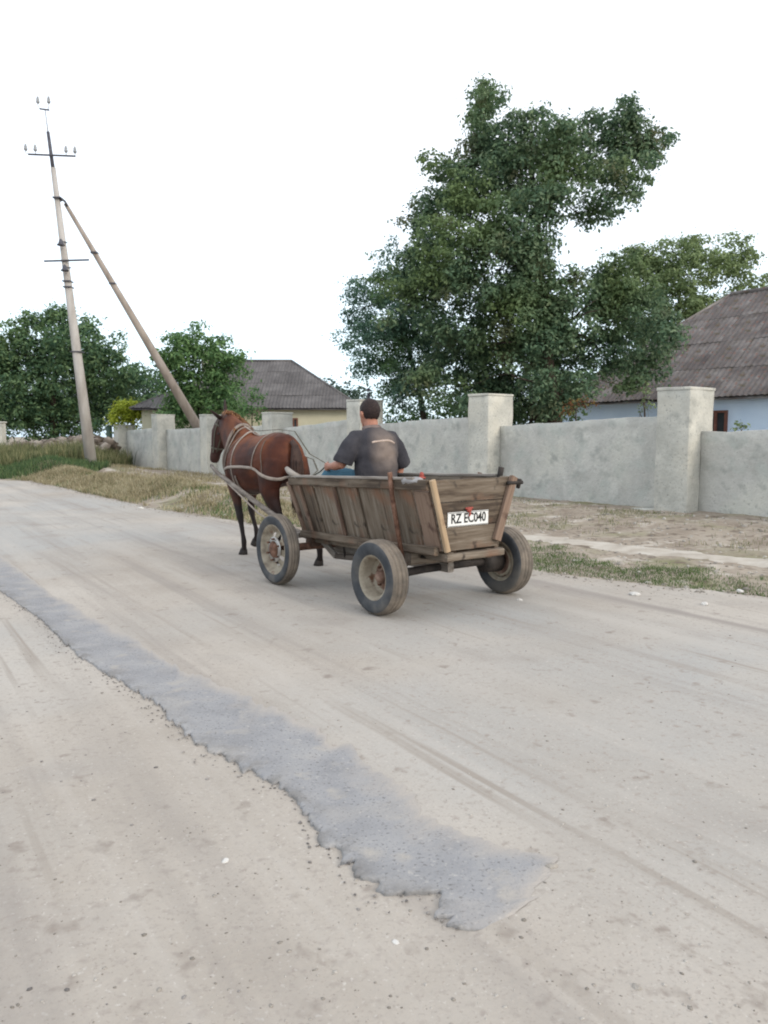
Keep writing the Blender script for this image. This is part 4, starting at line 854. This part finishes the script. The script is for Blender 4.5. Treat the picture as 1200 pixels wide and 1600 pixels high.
# red ribbon nailed above the plate
MB().ball((0, 0, 0), (.014, .03, .024), 8, 6).ball((-.002, .028, .012), (.010, .022, .010), 8, 5).ball((0, -.026, .014), (.010, .02, .009), 8, 5).tube([(0, 0, .01), (-.002, -.012, -.04), (-.003, .006, -.055)], [(.012, .006), (.010, .005), (.006, .003)], 6).build('red_ribbon', M_red, cart).location = (XB - .052, .215, .893)
o = MB().ball((0, 0, 0), (.035, .028, .012), 9, 6).ball((0, .02, .02), (.02, .015, .028), 9, 6).build('red_rag', M_red); o.location = cart.matrix_basis @ Vector((-.32, YC + .44, 1.165)); tag(o, 'small red rag tucked on the cart rail near the tailgate', 'rag')
me = MB().ball((0, 0, 0), (.17, .055, .032), 22, 12).mesh('rag')
for v in me.vertices: v.co += Vector((0, 0, 1)) * .018 * noise.noise(v.co * 25) + v.co * .35 * noise.noise(v.co * 14)
o = link('sack', me, M_rag, smooth=True); o.location = cart.matrix_basis @ Vector((-.20, YC + .455, 1.135)); o.rotation_euler = (0, 0, CANG); tag(o, 'crumpled grey sack lying along the cart rail by the rear corner', 'sack')
# shafts
HX = 2.68      # distance of the horse's buttock from the rear axle
HY = .0
for sg in (1, -1):
    yy = .40 * sg + .02
    pts = [(1.72, .30 * sg, .40), (2.1, .37 * sg + .02, .47), (2.8, yy, .69), (3.4, yy + .01 * sg, .87), (4.0, yy - .0 * sg, 1.04), (4.28, yy - .05 * sg, 1.12)]
    MB().tube(pts, [.034, .036, .033, .030, .027, .022], 10).build('shaft', M_woodd, cart)
pts = [(1.9, .45, .40), (2.0, .0, .40), (1.9, -.45, .40)]
plank('swingletree', (2.0, .42, .44), (2.0, -.42, .44), (0, 0, 1), .06, .05, M_woodd, cart)

# ------------------------------------------------------------------ horse
HOFF = Vector((-.8, -.6, 0)) * .06
hroot = empty('horse', W0 + CU * HX + HOFF, CANG); tag(hroot, 'bay brown horse with lowered turned head harnessed to the cart', 'horse')
mb = MB()
bs = [(-.005, 1.24, .09, .12), (.04, 1.23, .17, .20), (.13, 1.22, .235, .275), (.27, 1.225, .285, .32), (.42, 1.21, .295, .335), (.60, 1.185, .29, .335), (.80, 1.15, .305, .355), (.98, 1.145, .305, .375), (1.14, 1.15, .275, .39), (1.28, 1.16, .24, .37), (1.42, 1.14, .205, .30), (1.53, 1.12, .14, .20), (1.58, 1.11, .07, .10)]
mb.tube([(x, 0, z) for x, z, a, b in bs], [(a, b) for x, z, a, b in bs], 24, side=(0, 1, 0))
mb.tube([(1.18, 0, 1.24), (1.38, .0, 1.36), (1.58, -.01, 1.50), (1.76, -.02, 1.625), (1.90, -.03, 1.70)], [(.20, .36), (.17, .31), (.14, .255), (.12, .20), (.10, .15)], 18, side=(0, 1, 0))
HD = Vector((.14, .085, -.53)).normalized(); HP0 = Vector((1.90, -.02, 1.715)); HS = Vector((-.115, .22, 0)).normalized()
hs = [(-.05, .06, .07, .03), (.0, .095, .11, .0), (.09, .11, .135, -.01), (.18, .115, .15, -.015), (.28, .095, .13, -.01), (.38, .072, .095, .0), (.47, .062, .075, .003), (.53, .066, .074, .0), (.575, .058, .06, -.003), (.60, .035, .035, -.005)]
HB = HD.cross(HS)   # roughly forward/back of the face
mb.tube([HP0 + HD * t + HB * o_ for t, a, b, o_ in hs], [(a, b) for t, a, b, o_ in hs], 16, side=HS)
def ear(p, d, s): return mb.tube([p - d * .02, p + d * .05, p + d * .12, p + d * .20], [(.026, .030), (.040, .022), (.030, .015), (.004, .004)], 10, side=s)
e0 = HP0 + HS * .055 + Vector((0, 0, .06)); e1 = HP0 - HS * .055 + Vector((0, 0, .06))
EARS = ((HP0 + HS * .115 + Vector((-.02, 0, .045)), (HS * 1.3 + Vector((-.15, 0, .55))).normalized()), (HP0 - HS * .06 + Vector((.02, 0, .09)), (-HS * .15 + Vector((.35, 0, 1))).normalized()))
def leg(pts, rad): mb.tube(pts, rad, 14, side=(0, 1, 0))
leg([(.26, .15, 1.22), (.25, .17, 1.02), (.27, .175, .86), (.20, .165, .72), (.10, .16, .60), (.055, .16, .52), (.075, .16, .42), (.10, .16, .27), (.115, .16, .17), (.15, .16, .10), (.165, .16, .055)],
    [(.12, .23), (.125, .225), (.105, .17), (.075, .11), (.048, .068), (.045, .062), (.034, .042), (.029, .035), (.037, .044), (.032, .036), (.046, .05)])
leg([(.24, -.15, 1.22), (.20, -.17, 1.02), (.17, -.175, .86), (.07, -.165, .72), (-.06, -.16, .61), (-.12, -.155, .54), (-.16, -.155, .44), (-.25, -.155, .29), (-.31, -.155, .19), (-.315, -.155, .12), (-.30, -.155, .06)],
    [(.12, .23), (.125, .22), (.105, .165), (.075, .11), (.048, .07), (.045, .062), (.034, .042), (.029, .035), (.037, .044), (.032, .036), (.044, .048)])
leg([(1.28, .14, 1.15), (1.27, .165, .98), (1.22, .165, .82), (1.15, .165, .66), (1.10, .165, .53), (1.085, .165, .49), (1.05, .165, .38), (1.01, .165, .25), (.985, .165, .17), (.985, .165, .10), (.995, .165, .05)],
    [(.09, .17), (.09, .15), (.07, .10), (.054, .068), (.045, .052), (.046, .054), (.032, .036), (.028, .032), (.036, .040), (.031, .034), (.045, .048)])
leg([(1.28, -.14, 1.15), (1.32, -.165, .98), (1.35, -.165, .84), (1.38, -.16, .70), (1.405, -.155, .60), (1.40, -.155, .55), (1.36, -.155, .44), (1.29, -.155, .32), (1.25, -.155, .25), (1.26, -.155, .18), (1.29, -.155, .12)],
    [(.09, .17), (.09, .15), (.07, .10), (.054, .068), (.045, .052), (.046, .054), (.032, .036), (.028, .032), (.036, .040), (.031, .034), (.045, .048)])
mb.ball((.24, 0, 1.33), (.22, .20, .21), 14, 10)
hm = fuse(mb, .0125, 7, .5)
def horse_material():
    m, t, p, col = mat('bay_coat', [(.024, .009, .007), (.062, .018, .010), (.115, .034, .015)], freq=2.6, rough=.62, bump=.35, bfreq=90, bdist=.004, detail=6, spec=.22, spots=[(1.7, (.17, .052, .017), .48, .66), (3.2, (.035, .012, .008), .55, .68)])
    L = t.links.new; tcn = N_(t, 'ShaderNodeTexCoord'); s = N_(t, 'ShaderNodeSeparateXYZ'); L(tcn.outputs['Object'], s.inputs[0])
    nz = N_(t, 'ShaderNodeTexNoise'); nz.inputs['Scale'].default_value = 7; L(tcn.outputs['Object'], nz.inputs['Vector'])
    a = N_(t, 'ShaderNodeMath', operation='MULTIPLY_ADD'); L(nz.outputs['Fac'], a.inputs[0]); a.inputs[1].default_value = .25; L(s.outputs['Z'], a.inputs[2])
    mr = N_(t, 'ShaderNodeMapRange'); mr.inputs['From Min'].default_value = 1.0; mr.inputs['From Max'].default_value = .72; L(a.outputs[0], mr.inputs[0])
    mx = N_(t, 'ShaderNodeMix', data_type='RGBA'); L(mr.outputs[0], mx.inputs['Factor']); L(col, mx.inputs['A']); mx.inputs['B'].default_value = (.018, .012, .011, 1)
    # darker face
    mr2 = N_(t, 'ShaderNodeMapRange'); mr2.inputs['From Min'].default_value = 1.72; mr2.inputs['From Max'].default_value = 1.92; mr2.inputs['To Max'].default_value = .85; L(s.outputs['X'], mr2.inputs[0])
    mx2 = N_(t, 'ShaderNodeMix', data_type='RGBA'); L(mr2.outputs[0], mx2.inputs['Factor']); L(mx.outputs['Result'], mx2.inputs['A']); mx2.inputs['B'].default_value = (.038, .016, .013, 1)
    L(mx2.outputs['Result'], p.inputs['Base Color']); return m
M_horse = horse_material()
hbody = link('body', hm, M_horse, hroot, True); hm.materials.clear(); hm.materials.append(M_horse)
bvh = BVHTree.FromPolygons([v.co.copy() for v in hm.vertices], [tuple(p.vertices) for p in hm.polygons])
M_ear = M1('dark_ear', [(.018, .011, .010), (.04, .022, .016)], freq=20, rough=.7, bump=0)
for p, d in EARS: MB().tube([p - d * .04, p + d * .04, p + d * .12, p + d * .19, p + d * .225], [(.028, .030), (.040, .024), (.036, .018), (.018, .010), (.003, .003)], 12, side=(1, 0, 0)).build('ear', M_ear, hroot)
M_mane = M1('mane_hair', [(.09, .035, .015), (.22, .10, .045), (.30, .15, .07)], freq=20, rough=.6, rand='island', bump=0)
M_tail = M1('tail_hair', [(.018, .010, .009), (.055, .028, .02)], freq=20, rough=.6, rand='island', bump=0)
mb = MB(); rr = random.Random(3)
for k in range(240):
    t = rr.random(); c = Vector((1.28, 0, 1.50)).lerp(Vector((1.90, -.03, 1.82)), t); n1, n2, *_ = bvh.find_nearest(c); sd = rr.choice([-1, -1, -1, 1]) * rr.uniform(.02, .09)
    p0 = n1 + Vector((rr.uniform(-.01, .01), rr.uniform(-.015, .015), .0)); mb.tube([p0, p0 + Vector((-.01, sd * .4, .035)), p0 + Vector((-.02, sd, -.02 - rr.random() * .05))], [(.008, .004), (.008, .004), (.002, .001)], 4)
tag(mb.build('mane', M_mane, hroot), kind='stuff')
mb = MB()
mb.tube([(.03, 0, 1.44), (-.03, -.005, 1.39), (-.06, -.01, 1.28), (-.065, -.015, 1.1), (-.06, -.02, .9), (-.05, -.02, .75)], [(.03, .03), (.045, .03), (.07, .04), (.08, .045), (.06, .03), (.01, .01)], 10)
for k in range(110):
    a = rr.uniform(0, 6.28); q = rr.uniform(.03, .085); L_ = rr.uniform(.55, .85)
    dx, dy = math.cos(a) * q * .6, math.sin(a) * q
    mb.tube([(-.03, dy * .5, 1.38), (-.062 + dx, dy - .01, 1.2), (-.06 + dx, dy * 1.15 - .02, 1.38 - L_ * .7), (-.05 + dx, dy * 1.1 - .02, 1.38 - L_)], [(.006, .004), (.007, .005), (.006, .004), (.001, .001)], 4)
tag(mb.build('tail', M_tail, hroot), kind='stuff')
for sg in (1, -1):
    p = HP0 + HD * .17 + HS * sg * .092 + HB * -.045
    n1, nn, *_ = bvh.find_nearest(p); MB().ball(n1 - nn * .006, (.017, .017, .019), 10, 7).build('eye', M_black, hroot)
for (x, y, z) in ((.175, .16, .0), (-.29, -.155, .0), (1.005, .165, .0), (1.30, -.155, .065)):
    MB().tube([(x + .012, y, z), (x, y, z + .035), (x - .015, y, z + .075)], [(.058, .064), (.052, .056), (.042, .046)], 14, side=(0, 1, 0)).build('hoof', M_dark, hroot)
# harness worn by the horse
har = empty('horse_harness', W0 + CU * HX + HOFF, CANG); tag(har, 'worn light leather harness straps and collar on the bay horse', 'harness')
def strap(name, pts, r, m, closed=False, off=.010, sub=6, n_=8):
    P_ = []; L_ = len(pts); rng = range(L_ if closed else L_ - 1)
    pv = [Vector(p) for p in pts]
    for i in rng:
        a, b = pv[i], pv[(i + 1) % L_]
        for k in range(sub): P_.append(a.lerp(b, k / sub))
    if not closed: P_.append(pv[-1])
    Q = []
    for p in P_:
        n1, nn, i_, ds = bvh.find_nearest(p); Q.append(n1 + nn * off)
    for _ in range(2): Q = [Q[i] if (not closed and i in (0, len(Q) - 1)) else (Q[i - 1] + Q[i] * 2 + Q[(i + 1) % len(Q)]) / 4 for i in range(len(Q))]
    # flat strap lying on the coat: side = along the surface
    V = []; F = []; m_ = len(Q)
    for i, p in enumerate(Q):
        t_ = (Q[(i + 1) % m_] if (closed or i < m_ - 1) else p) - (Q[i - 1] if (closed or i > 0) else p); t_.normalize(); n1, nn, i_, ds = bvh.find_nearest(p); s = nn.cross(t_).normalized()
        for k in range(n_): th = 2 * math.pi * k / n_; V.append(p + s * r[0] * math.cos(th) + nn * r[1] * math.sin(th))
    for i in range(m_ if closed else m_ - 1):
        for k in range(n_): k2 = (k + 1) % n_; j = (i + 1) % m_; F.append((i * n_ + k, i * n_ + k2, j * n_ + k2, j * n_ + k))
    return link(name, py_mesh(name, V, F), m, har, True)
def ring(x0, z0, x1, z1, hwid, k=16):
    """loop in a tilted plane: top (x0,z0) bottom (x1,z1)"""
    P_ = []
    for i in range(k):
        a = 2 * math.pi * i / k; c = (1 + math.cos(a)) / 2; P_.append((x1 + (x0 - x1) * c, hwid * math.sin(a), z1 + (z0 - z1) * c))
    return P_
M_pale = M1('pale_collar', [(.14, .11, .09), (.22, .18, .155), (.30, .255, .22)], freq=9, rough=.8, bump=.3)
strap('collar', ring(1.27, 1.66, 1.60, .92, .30), (.024, .020), M_pale, True, .018, 3, 10)
strap('hame_strap', ring(1.20, 1.62, 1.48, .92, .32), (.013, .008), M_pale, True, .012, 3)
strap('girth', ring(1.02, 1.62, 1.10, .70, .34), (.018, .006), M_leather, True, .008, 3)
strap('back_strap', [(1.25, 0, 1.62), (1.0, 0, 1.6), (.7, 0, 1.58), (.42, 0, 1.6), (.15, 0, 1.52)], (.014, .005), M_leather, False, .007)
for sg in (1, -1):
    strap('hip_strap', [(.40, .0, 1.60), (.41, .18 * sg, 1.52), (.44, .29 * sg, 1.36), (.50, .33 * sg, 1.14)], (.013, .005), M_pale, False, .007)
    strap('trace', [(1.52, .26 * sg, 1.06), (1.30, .30 * sg, 1.10), (1.0, .33 * sg, 1.12), (.75, .33 * sg, 1.13), (.50, .33 * sg, 1.12)], (.018, .009), M_leather, False, .014)
    strap('shoulder_line', [(1.02, .1 * sg, 1.56), (1.15, .24 * sg, 1.42), (1.28, .28 * sg, 1.3)], (.006, .004), M_pale, False, .006)
    strap('thin_strap', [(.30, .22 * sg, 1.46), (.28, .31 * sg, 1.30), (.24, .32 * sg, 1.05)], (.008, .004), M_leather, False, .006)
strap('breeching', [(.50, .33, 1.12), (.30, .33, 1.07), (.12, .28, 1.02), (-.02, .14, 1.0), (-.06, 0, 1.0), (-.02, -.14, 1.0), (.12, -.28, 1.02), (.30, -.33, 1.07), (.50, -.33, 1.12)], (.020, .010), M_leather, False, .014)
MB().tube([(1.5, .29, 1.06), (1.1, .37, .96), (.6, .40, .80), (.1, .42, .62), (-.68, .40, .44)], [.010] * 5, 6).build('pull_rope', M_leather, har)
MB().tube([(1.5, -.29, 1.06), (1.1, -.37, .96), (.6, -.40, .80), (.1, -.42, .62), (-.68, -.40, .44)], [.010] * 5, 6).build('pull_rope', M_leather, har)
strap('belly_band', [(.95, .33, 1.0), (.98, .25, .8), (1.0, 0, .7), (.98, -.25, .8), (.95, -.33, 1.0)], (.02, .008), M_pale, False, .01)
hc = lambda t, s_, b: HP0 + HD * t + HS * s_ + HB * b
def head_ring(t, n_=12): return [hc(t, .13 * math.sin(2 * math.pi * i / n_), .17 * math.cos(2 * math.pi * i / n_)) for i in range(n_)]
strap('noseband', head_ring(.40), (.012, .004), M_rein, True, .006, 2)
strap('browband', head_ring(.06), (.011, .004), M_rein, True, .006, 2)
for sg in (1, -1): strap('cheek_strap', [hc(.0, .12 * sg, .02), hc(.2, .14 * sg, .02), hc(.46, .1 * sg, .0)], (.011, .004), M_rein, False, .006)

# ------------------------------------------------------------------ driver
MX = 1.08; MY = .045
man = empty('person', W0 + CU * MX - Vector((.8, .6, 0)) * MY, CANG); tag(man, 'man in faded dark polo shirt and blue trousers driving the cart, seen from behind', 'person')
MS = 1.095; man.scale = (MS, MS, MS); man.location.z = .98 * (1 - MS)
mb = MB()
# neck and head (local: x forward, y left)
mb.tube([(.05, 0, 1.42), (.055, 0, 1.50), (.07, .0, 1.56), (.085, 0, 1.63)], [(.11, .085), (.070, .068), (.064, .066), (.066, .068)], 14, side=(0, 1, 0))
HC = Vector((.095, .004, 1.672))
mb.ball(HC, (.102, .083, .118), 18, 14).ball(HC + Vector((.03, 0, -.065)), (.068, .06, .065), 14, 10).ball(HC + Vector((-.015, 0, -.02)), (.082, .072, .09), 14, 10)
mb.ball(HC + Vector((.105, 0, -.025)), (.018, .013, .026), 8, 6).ball(HC + Vector((.088, 0, -.085)), (.016, .026, .012), 8, 6).ball(HC + Vector((.08, 0, -.115)), (.024, .024, .02), 8, 6)
for sg in (1, -1): mb.tube([HC + Vector((-.01, .078 * sg, -.045)), HC + Vector((-.014, .095 * sg, -.015)), HC + Vector((-.012, .097 * sg, .012))], [(.010, .010), (.010, .022), (.008, .014)], 8, side=(0, 1, 0))
# inner torso so that the body is one figure
mb.tube([(.0, 0, .98), (.0, 0, 1.12), (.02, 0, 1.3), (.045, 0, 1.43), (.05, 0, 1.47)], [(.15, .10), (.14, .095), (.155, .105), (.12, .085), (.06, .06)], 16, side=(0, 1, 0))
armL = [Vector((.035, .19, 1.43)), Vector((.03, .265, 1.36)), Vector((.035, .315, 1.26)), Vector((.06, .335, 1.205)), Vector((.16, .335, 1.19)), Vector((.27, .315, 1.18)), Vector((.31, .305, 1.18))]
armR = [Vector((.035, -.19, 1.43)), Vector((.03, -.265, 1.345)), Vector((.03, -.32, 1.22)), Vector((.05, -.32, 1.13)), Vector((.16, -.27, 1.11)), Vector((.26, -.20, 1.12)), Vector((.30, -.18, 1.12))]
for A_ in (armL, armR): mb.tube(A_, [(.06, .06), (.052, .052), (.045, .045), (.043, .043), (.042, .040), (.030, .026), (.032, .022)], 12)
def hand(p, d, up, side_, sc_=1):
    """palm from wrist p towards d; fingers curl down around the rein"""
    mb.tube([p, p + d * .045, p + d * .085], [(.030, .018), (.040, .017), (.040, .015)], 10, side=up)
    for k, (o_, L_) in enumerate(((.028, .9), (.010, 1.0), (-.009, .95), (-.027, .78))):
        a = p + d * .08 + up * o_; b = a + d * .030 * L_ + side_ * .004; c = b + (side_ * .9 + d * .15) * .026 * L_; e_ = c + (side_ * .35 - d * .9) * .022 * L_
        mb.tube([a - d * .02, a, b, c, e_], [.0095, .0092, .0088, .008, .0068], 8)
    a = p + d * .03 + up * .03; mb.tube([a - up * .01, a + d * .025 + up * .012 + side_ * .01, a + d * .052 + up * .006 + side_ * .022], [.012, .0105, .008], 8)
hand(armL[-1], Vector((.97, -.15, -.1)).normalized(), Vector((0, 0, 1)), Vector((-.1, -1, 0)).normalized())
hand(armR[-1], Vector((.95, .25, -.05)).normalized(), Vector((0, 0, 1)), Vector((.1, 1, 0)).normalized())
# legs inside the trousers
for sg in (1, -1): mb.tube([(.02, .09 * sg, 1.01), (.25, .15 * sg, 1.06), (.47, .19 * sg, 1.08), (.50, .19 * sg, 1.05), (.50, .18 * sg, .85), (.50, .17 * sg, .66)], [.075, .07, .052, .05, .045, .035], 12)
bmsh = fuse(mb, .0065, 3, .5); bmsh.materials.clear(); bmsh.materials.append(M_skin)
link('body', bmsh, M_skin, man, True)
# hair
hmb = MB().ball(HC + Vector((-.012, 0, .020)), (.109, .091, .112), 26, 18); me = hmb.mesh('hair'); bm = bmesh.new(); bm.from_mesh(me)
bmesh.ops.bisect_plane(bm, geom=bm.verts[:] + bm.edges[:] + bm.faces[:], plane_co=HC + Vector((-.02, 0, -.035)), plane_no=Vector((.75, 0, -.65)).normalized(), clear_outer=True)
bmesh.ops.holes_fill(bm, edges=[e for e in bm.edges if e.is_boundary])
for v in bm.verts: v.co += (v.co - HC).normalized() * .006 * noise.noise(v.co * 60)
bm.to_mesh(me); bm.free(); link('hair', me, M_hair, man, True)
# shirt
mb = MB()
mb.tube([(-.005, 0, .985), (-.02, 0, 1.05), (-.02, 0, 1.14), (-.005, 0, 1.24), (.01, 0, 1.34), (.025, 0, 1.42), (.045, 0, 1.475), (.058, 0, 1.505), (.066, 0, 1.525)],
        [(.225, .155), (.222, .155), (.217, .15), (.225, .15), (.238, .148), (.235, .138), (.185, .11), (.115, .09), (.085, .078)], 28, side=(0, 1, 0))
mb.tube([armL[0] + Vector((-.0, -.08, .0)), armL[0], armL[1], armL[2] + Vector((0, .0, .01)), armL[2] + Vector((.01, .015, -.045))], [(.085, .085), (.088, .088), (.084, .084), (.086, .088), (.088, .09)], 16)
mb.tube([armR[0] + Vector((-.0, .08, .0)), armR[0], armR[1], armR[2] + Vector((0, .0, .01)), armR[2] + Vector((.01, -.022, -.03))], [(.085, .085), (.088, .088), (.084, .084), (.086, .088), (.088, .09)], 16)
sh = fuse(mb, .009, 5, .5)
for v in sh.vertices:
    c = v.co; f = 1 - min(1, max(0, (c.z - 1.0) / .5)); q = Vector((c.x * 3, c.y * 9, c.z * 4)); d = Vector((c.x, c.y * .6, 0)).normalized()
    v.co += d * (.012 * noise.noise(q) * (.5 + f) + .006 * noise.noise(q * 2.3) + .006 * math.sin(c.z * 55 + 6 * noise.noise(q * .6)) * f)
def shirt_material():
    m, t, p, col = mat('faded_shirt', [(.024, .024, .030), (.042, .041, .049), (.066, .063, .070)], freq=5, rough=.92, bump=.5, bfreq=22, bdist=.01, detail=8)
    L = t.links.new; tcn = N_(t, 'ShaderNodeTexCoord'); mp = N_(t, 'ShaderNodeMapping'); L(tcn.outputs['Object'], mp.inputs[0])
    mp.inputs['Location'].default_value = (.62, .18, -4.05); mp.inputs['Scale'].default_value = (4.2, 4.6, 3.0)
    g_ = N_(t, 'ShaderNodeTexGradient', gradient_type='SPHERICAL'); L(mp.outputs[0], g_.inputs[0])
    nz = N_(t, 'ShaderNodeTexNoise'); nz.inputs['Scale'].default_value = 9; nz.inputs['Detail'].default_value = 6; L(tcn.outputs['Object'], nz.inputs['Vector'])
    mu = N_(t, 'ShaderNodeMath', operation='MULTIPLY'); L(g_.outputs['Fac'], mu.inputs[0]); L(nz.outputs['Fac'], mu.inputs[1]); mr = N_(t, 'ShaderNodeMapRange'); mr.inputs['From Max'].default_value = .42; mr.inputs['To Max'].default_value = .9; L(mu.outputs[0], mr.inputs[0])
    mx = N_(t, 'ShaderNodeMix', data_type='RGBA'); L(mr.outputs[0], mx.inputs['Factor']); L(col, mx.inputs['A']); mx.inputs['B'].default_value = (.22, .175, .15, 1); L(mx.outputs['Result'], p.inputs['Base Color']); return m
M_shirt = shirt_material(); sh.materials.clear(); sh.materials.append(M_shirt)
link('shirt', sh, M_shirt, man, True)
sbvh = BVHTree.FromPolygons([v.co.copy() for v in sh.vertices], [tuple(p.vertices) for p in sh.polygons])
M_pipe = M1('pale_piping', [(.42, .33, .28), (.52, .42, .36)], freq=20, rough=.9)
Q = []
for k in range(15):
    y = -.155 + .29 * k / 14; p = Vector((-.14, y, 1.425 - .25 * y * y * 4)); n1, nn, i_, ds = sbvh.find_nearest(p); Q.append(n1 + nn * .001)
MB().tube(Q, [(.005, .009)] * 15, 8).build('yoke_piping', M_pipe, man)
M_col = M1('shirt_collar', [(.12, .09, .085), (.22, .17, .155)], freq=9, rough=.9, bump=.3)
co = []
for k in range(16): a = 2 * math.pi * k / 16; co.append((.062 + .080 * math.cos(a), .083 * math.sin(a), 1.528 + .012 * (-math.cos(a))))
MB().tube(co, [(.010, .024)] * 16, 8, side=None, closed=True).build('collar', M_col, man)
# trousers
mb = MB(); mb.tube([(-.02, 0, .975), (0, 0, 1.02), (.0, 0, 1.09)], [(.19, .13), (.195, .14), (.17, .12)], 18, side=(0, 1, 0)).ball((-.01, 0, 1.03), (.135, .185, .075), 16, 10)
for sg in (1, -1): mb.tube([(.02, .10 * sg, 1.03), (.25, .165 * sg, 1.075), (.46, .20 * sg, 1.10), (.52, .20 * sg, 1.05), (.515, .185 * sg, .85), (.51, .175 * sg, .66)], [.10, .092, .078, .074, .066, .062], 14)
tr = fuse(mb, .011, 4, .5); tr.materials.clear(); tr.materials.append(M_jean)
link('trousers', tr, M_jean, man, True)
for sg in (1, -1): MB().ball((.57, .175 * sg, .585), (.13, .048, .04), 14, 8).tube([(.50, .175 * sg, .58), (.505, .175 * sg, .66)], [.045, .042], 12).build('shoe', M_dark, man)
# reins
def rein(pts, label):
    o = MB().tube([Vector(p) for p in pts], [(.004, .011)] * len(pts), 8, side=(0, 0, 1)).build('rein', M_rein); o.location = W0; o.rotation_euler = (0, 0, CANG); return tag(o, label, 'rein', 'reins held by the driver')
bitR = hc(.50, -.075, .0) + Vector((HX, 0, 0)); bitL = hc(.50, .075, .0) + Vector((HX, 0, 0))
def man_pt(v): return Vector((MX + MS * v.x, MY + MS * v.y, .98 + MS * (v.z - .98)))
hL = man_pt(armL[-1] + Vector((.10, -.03, 0))); hR = man_pt(armR[-1] + Vector((.10, .03, 0)))
rein([hL + Vector((-.05, -.01, -.05)), hL, (1.75, .28, 1.13), (2.3, .08, 1.03), (2.6, -.22, 1.10), (2.9, -.345, 1.22), (3.6, -.35, 1.34), (4.2, -.25, 1.42), tuple(bitR)], 'dark leather rein running from the driver hands along the horse right flank')
rein([hR + Vector((-.05, .01, -.05)), hR, (1.9, -.05, 1.13), (2.45, -.02, 1.30), (2.75, .0, 1.56), (3.1, .01, 1.585), (3.6, .02, 1.57), (4.1, .06, 1.62), (4.4, .15, 1.55), tuple(bitL)], 'dark leather rein running from the driver hands over the horse back')
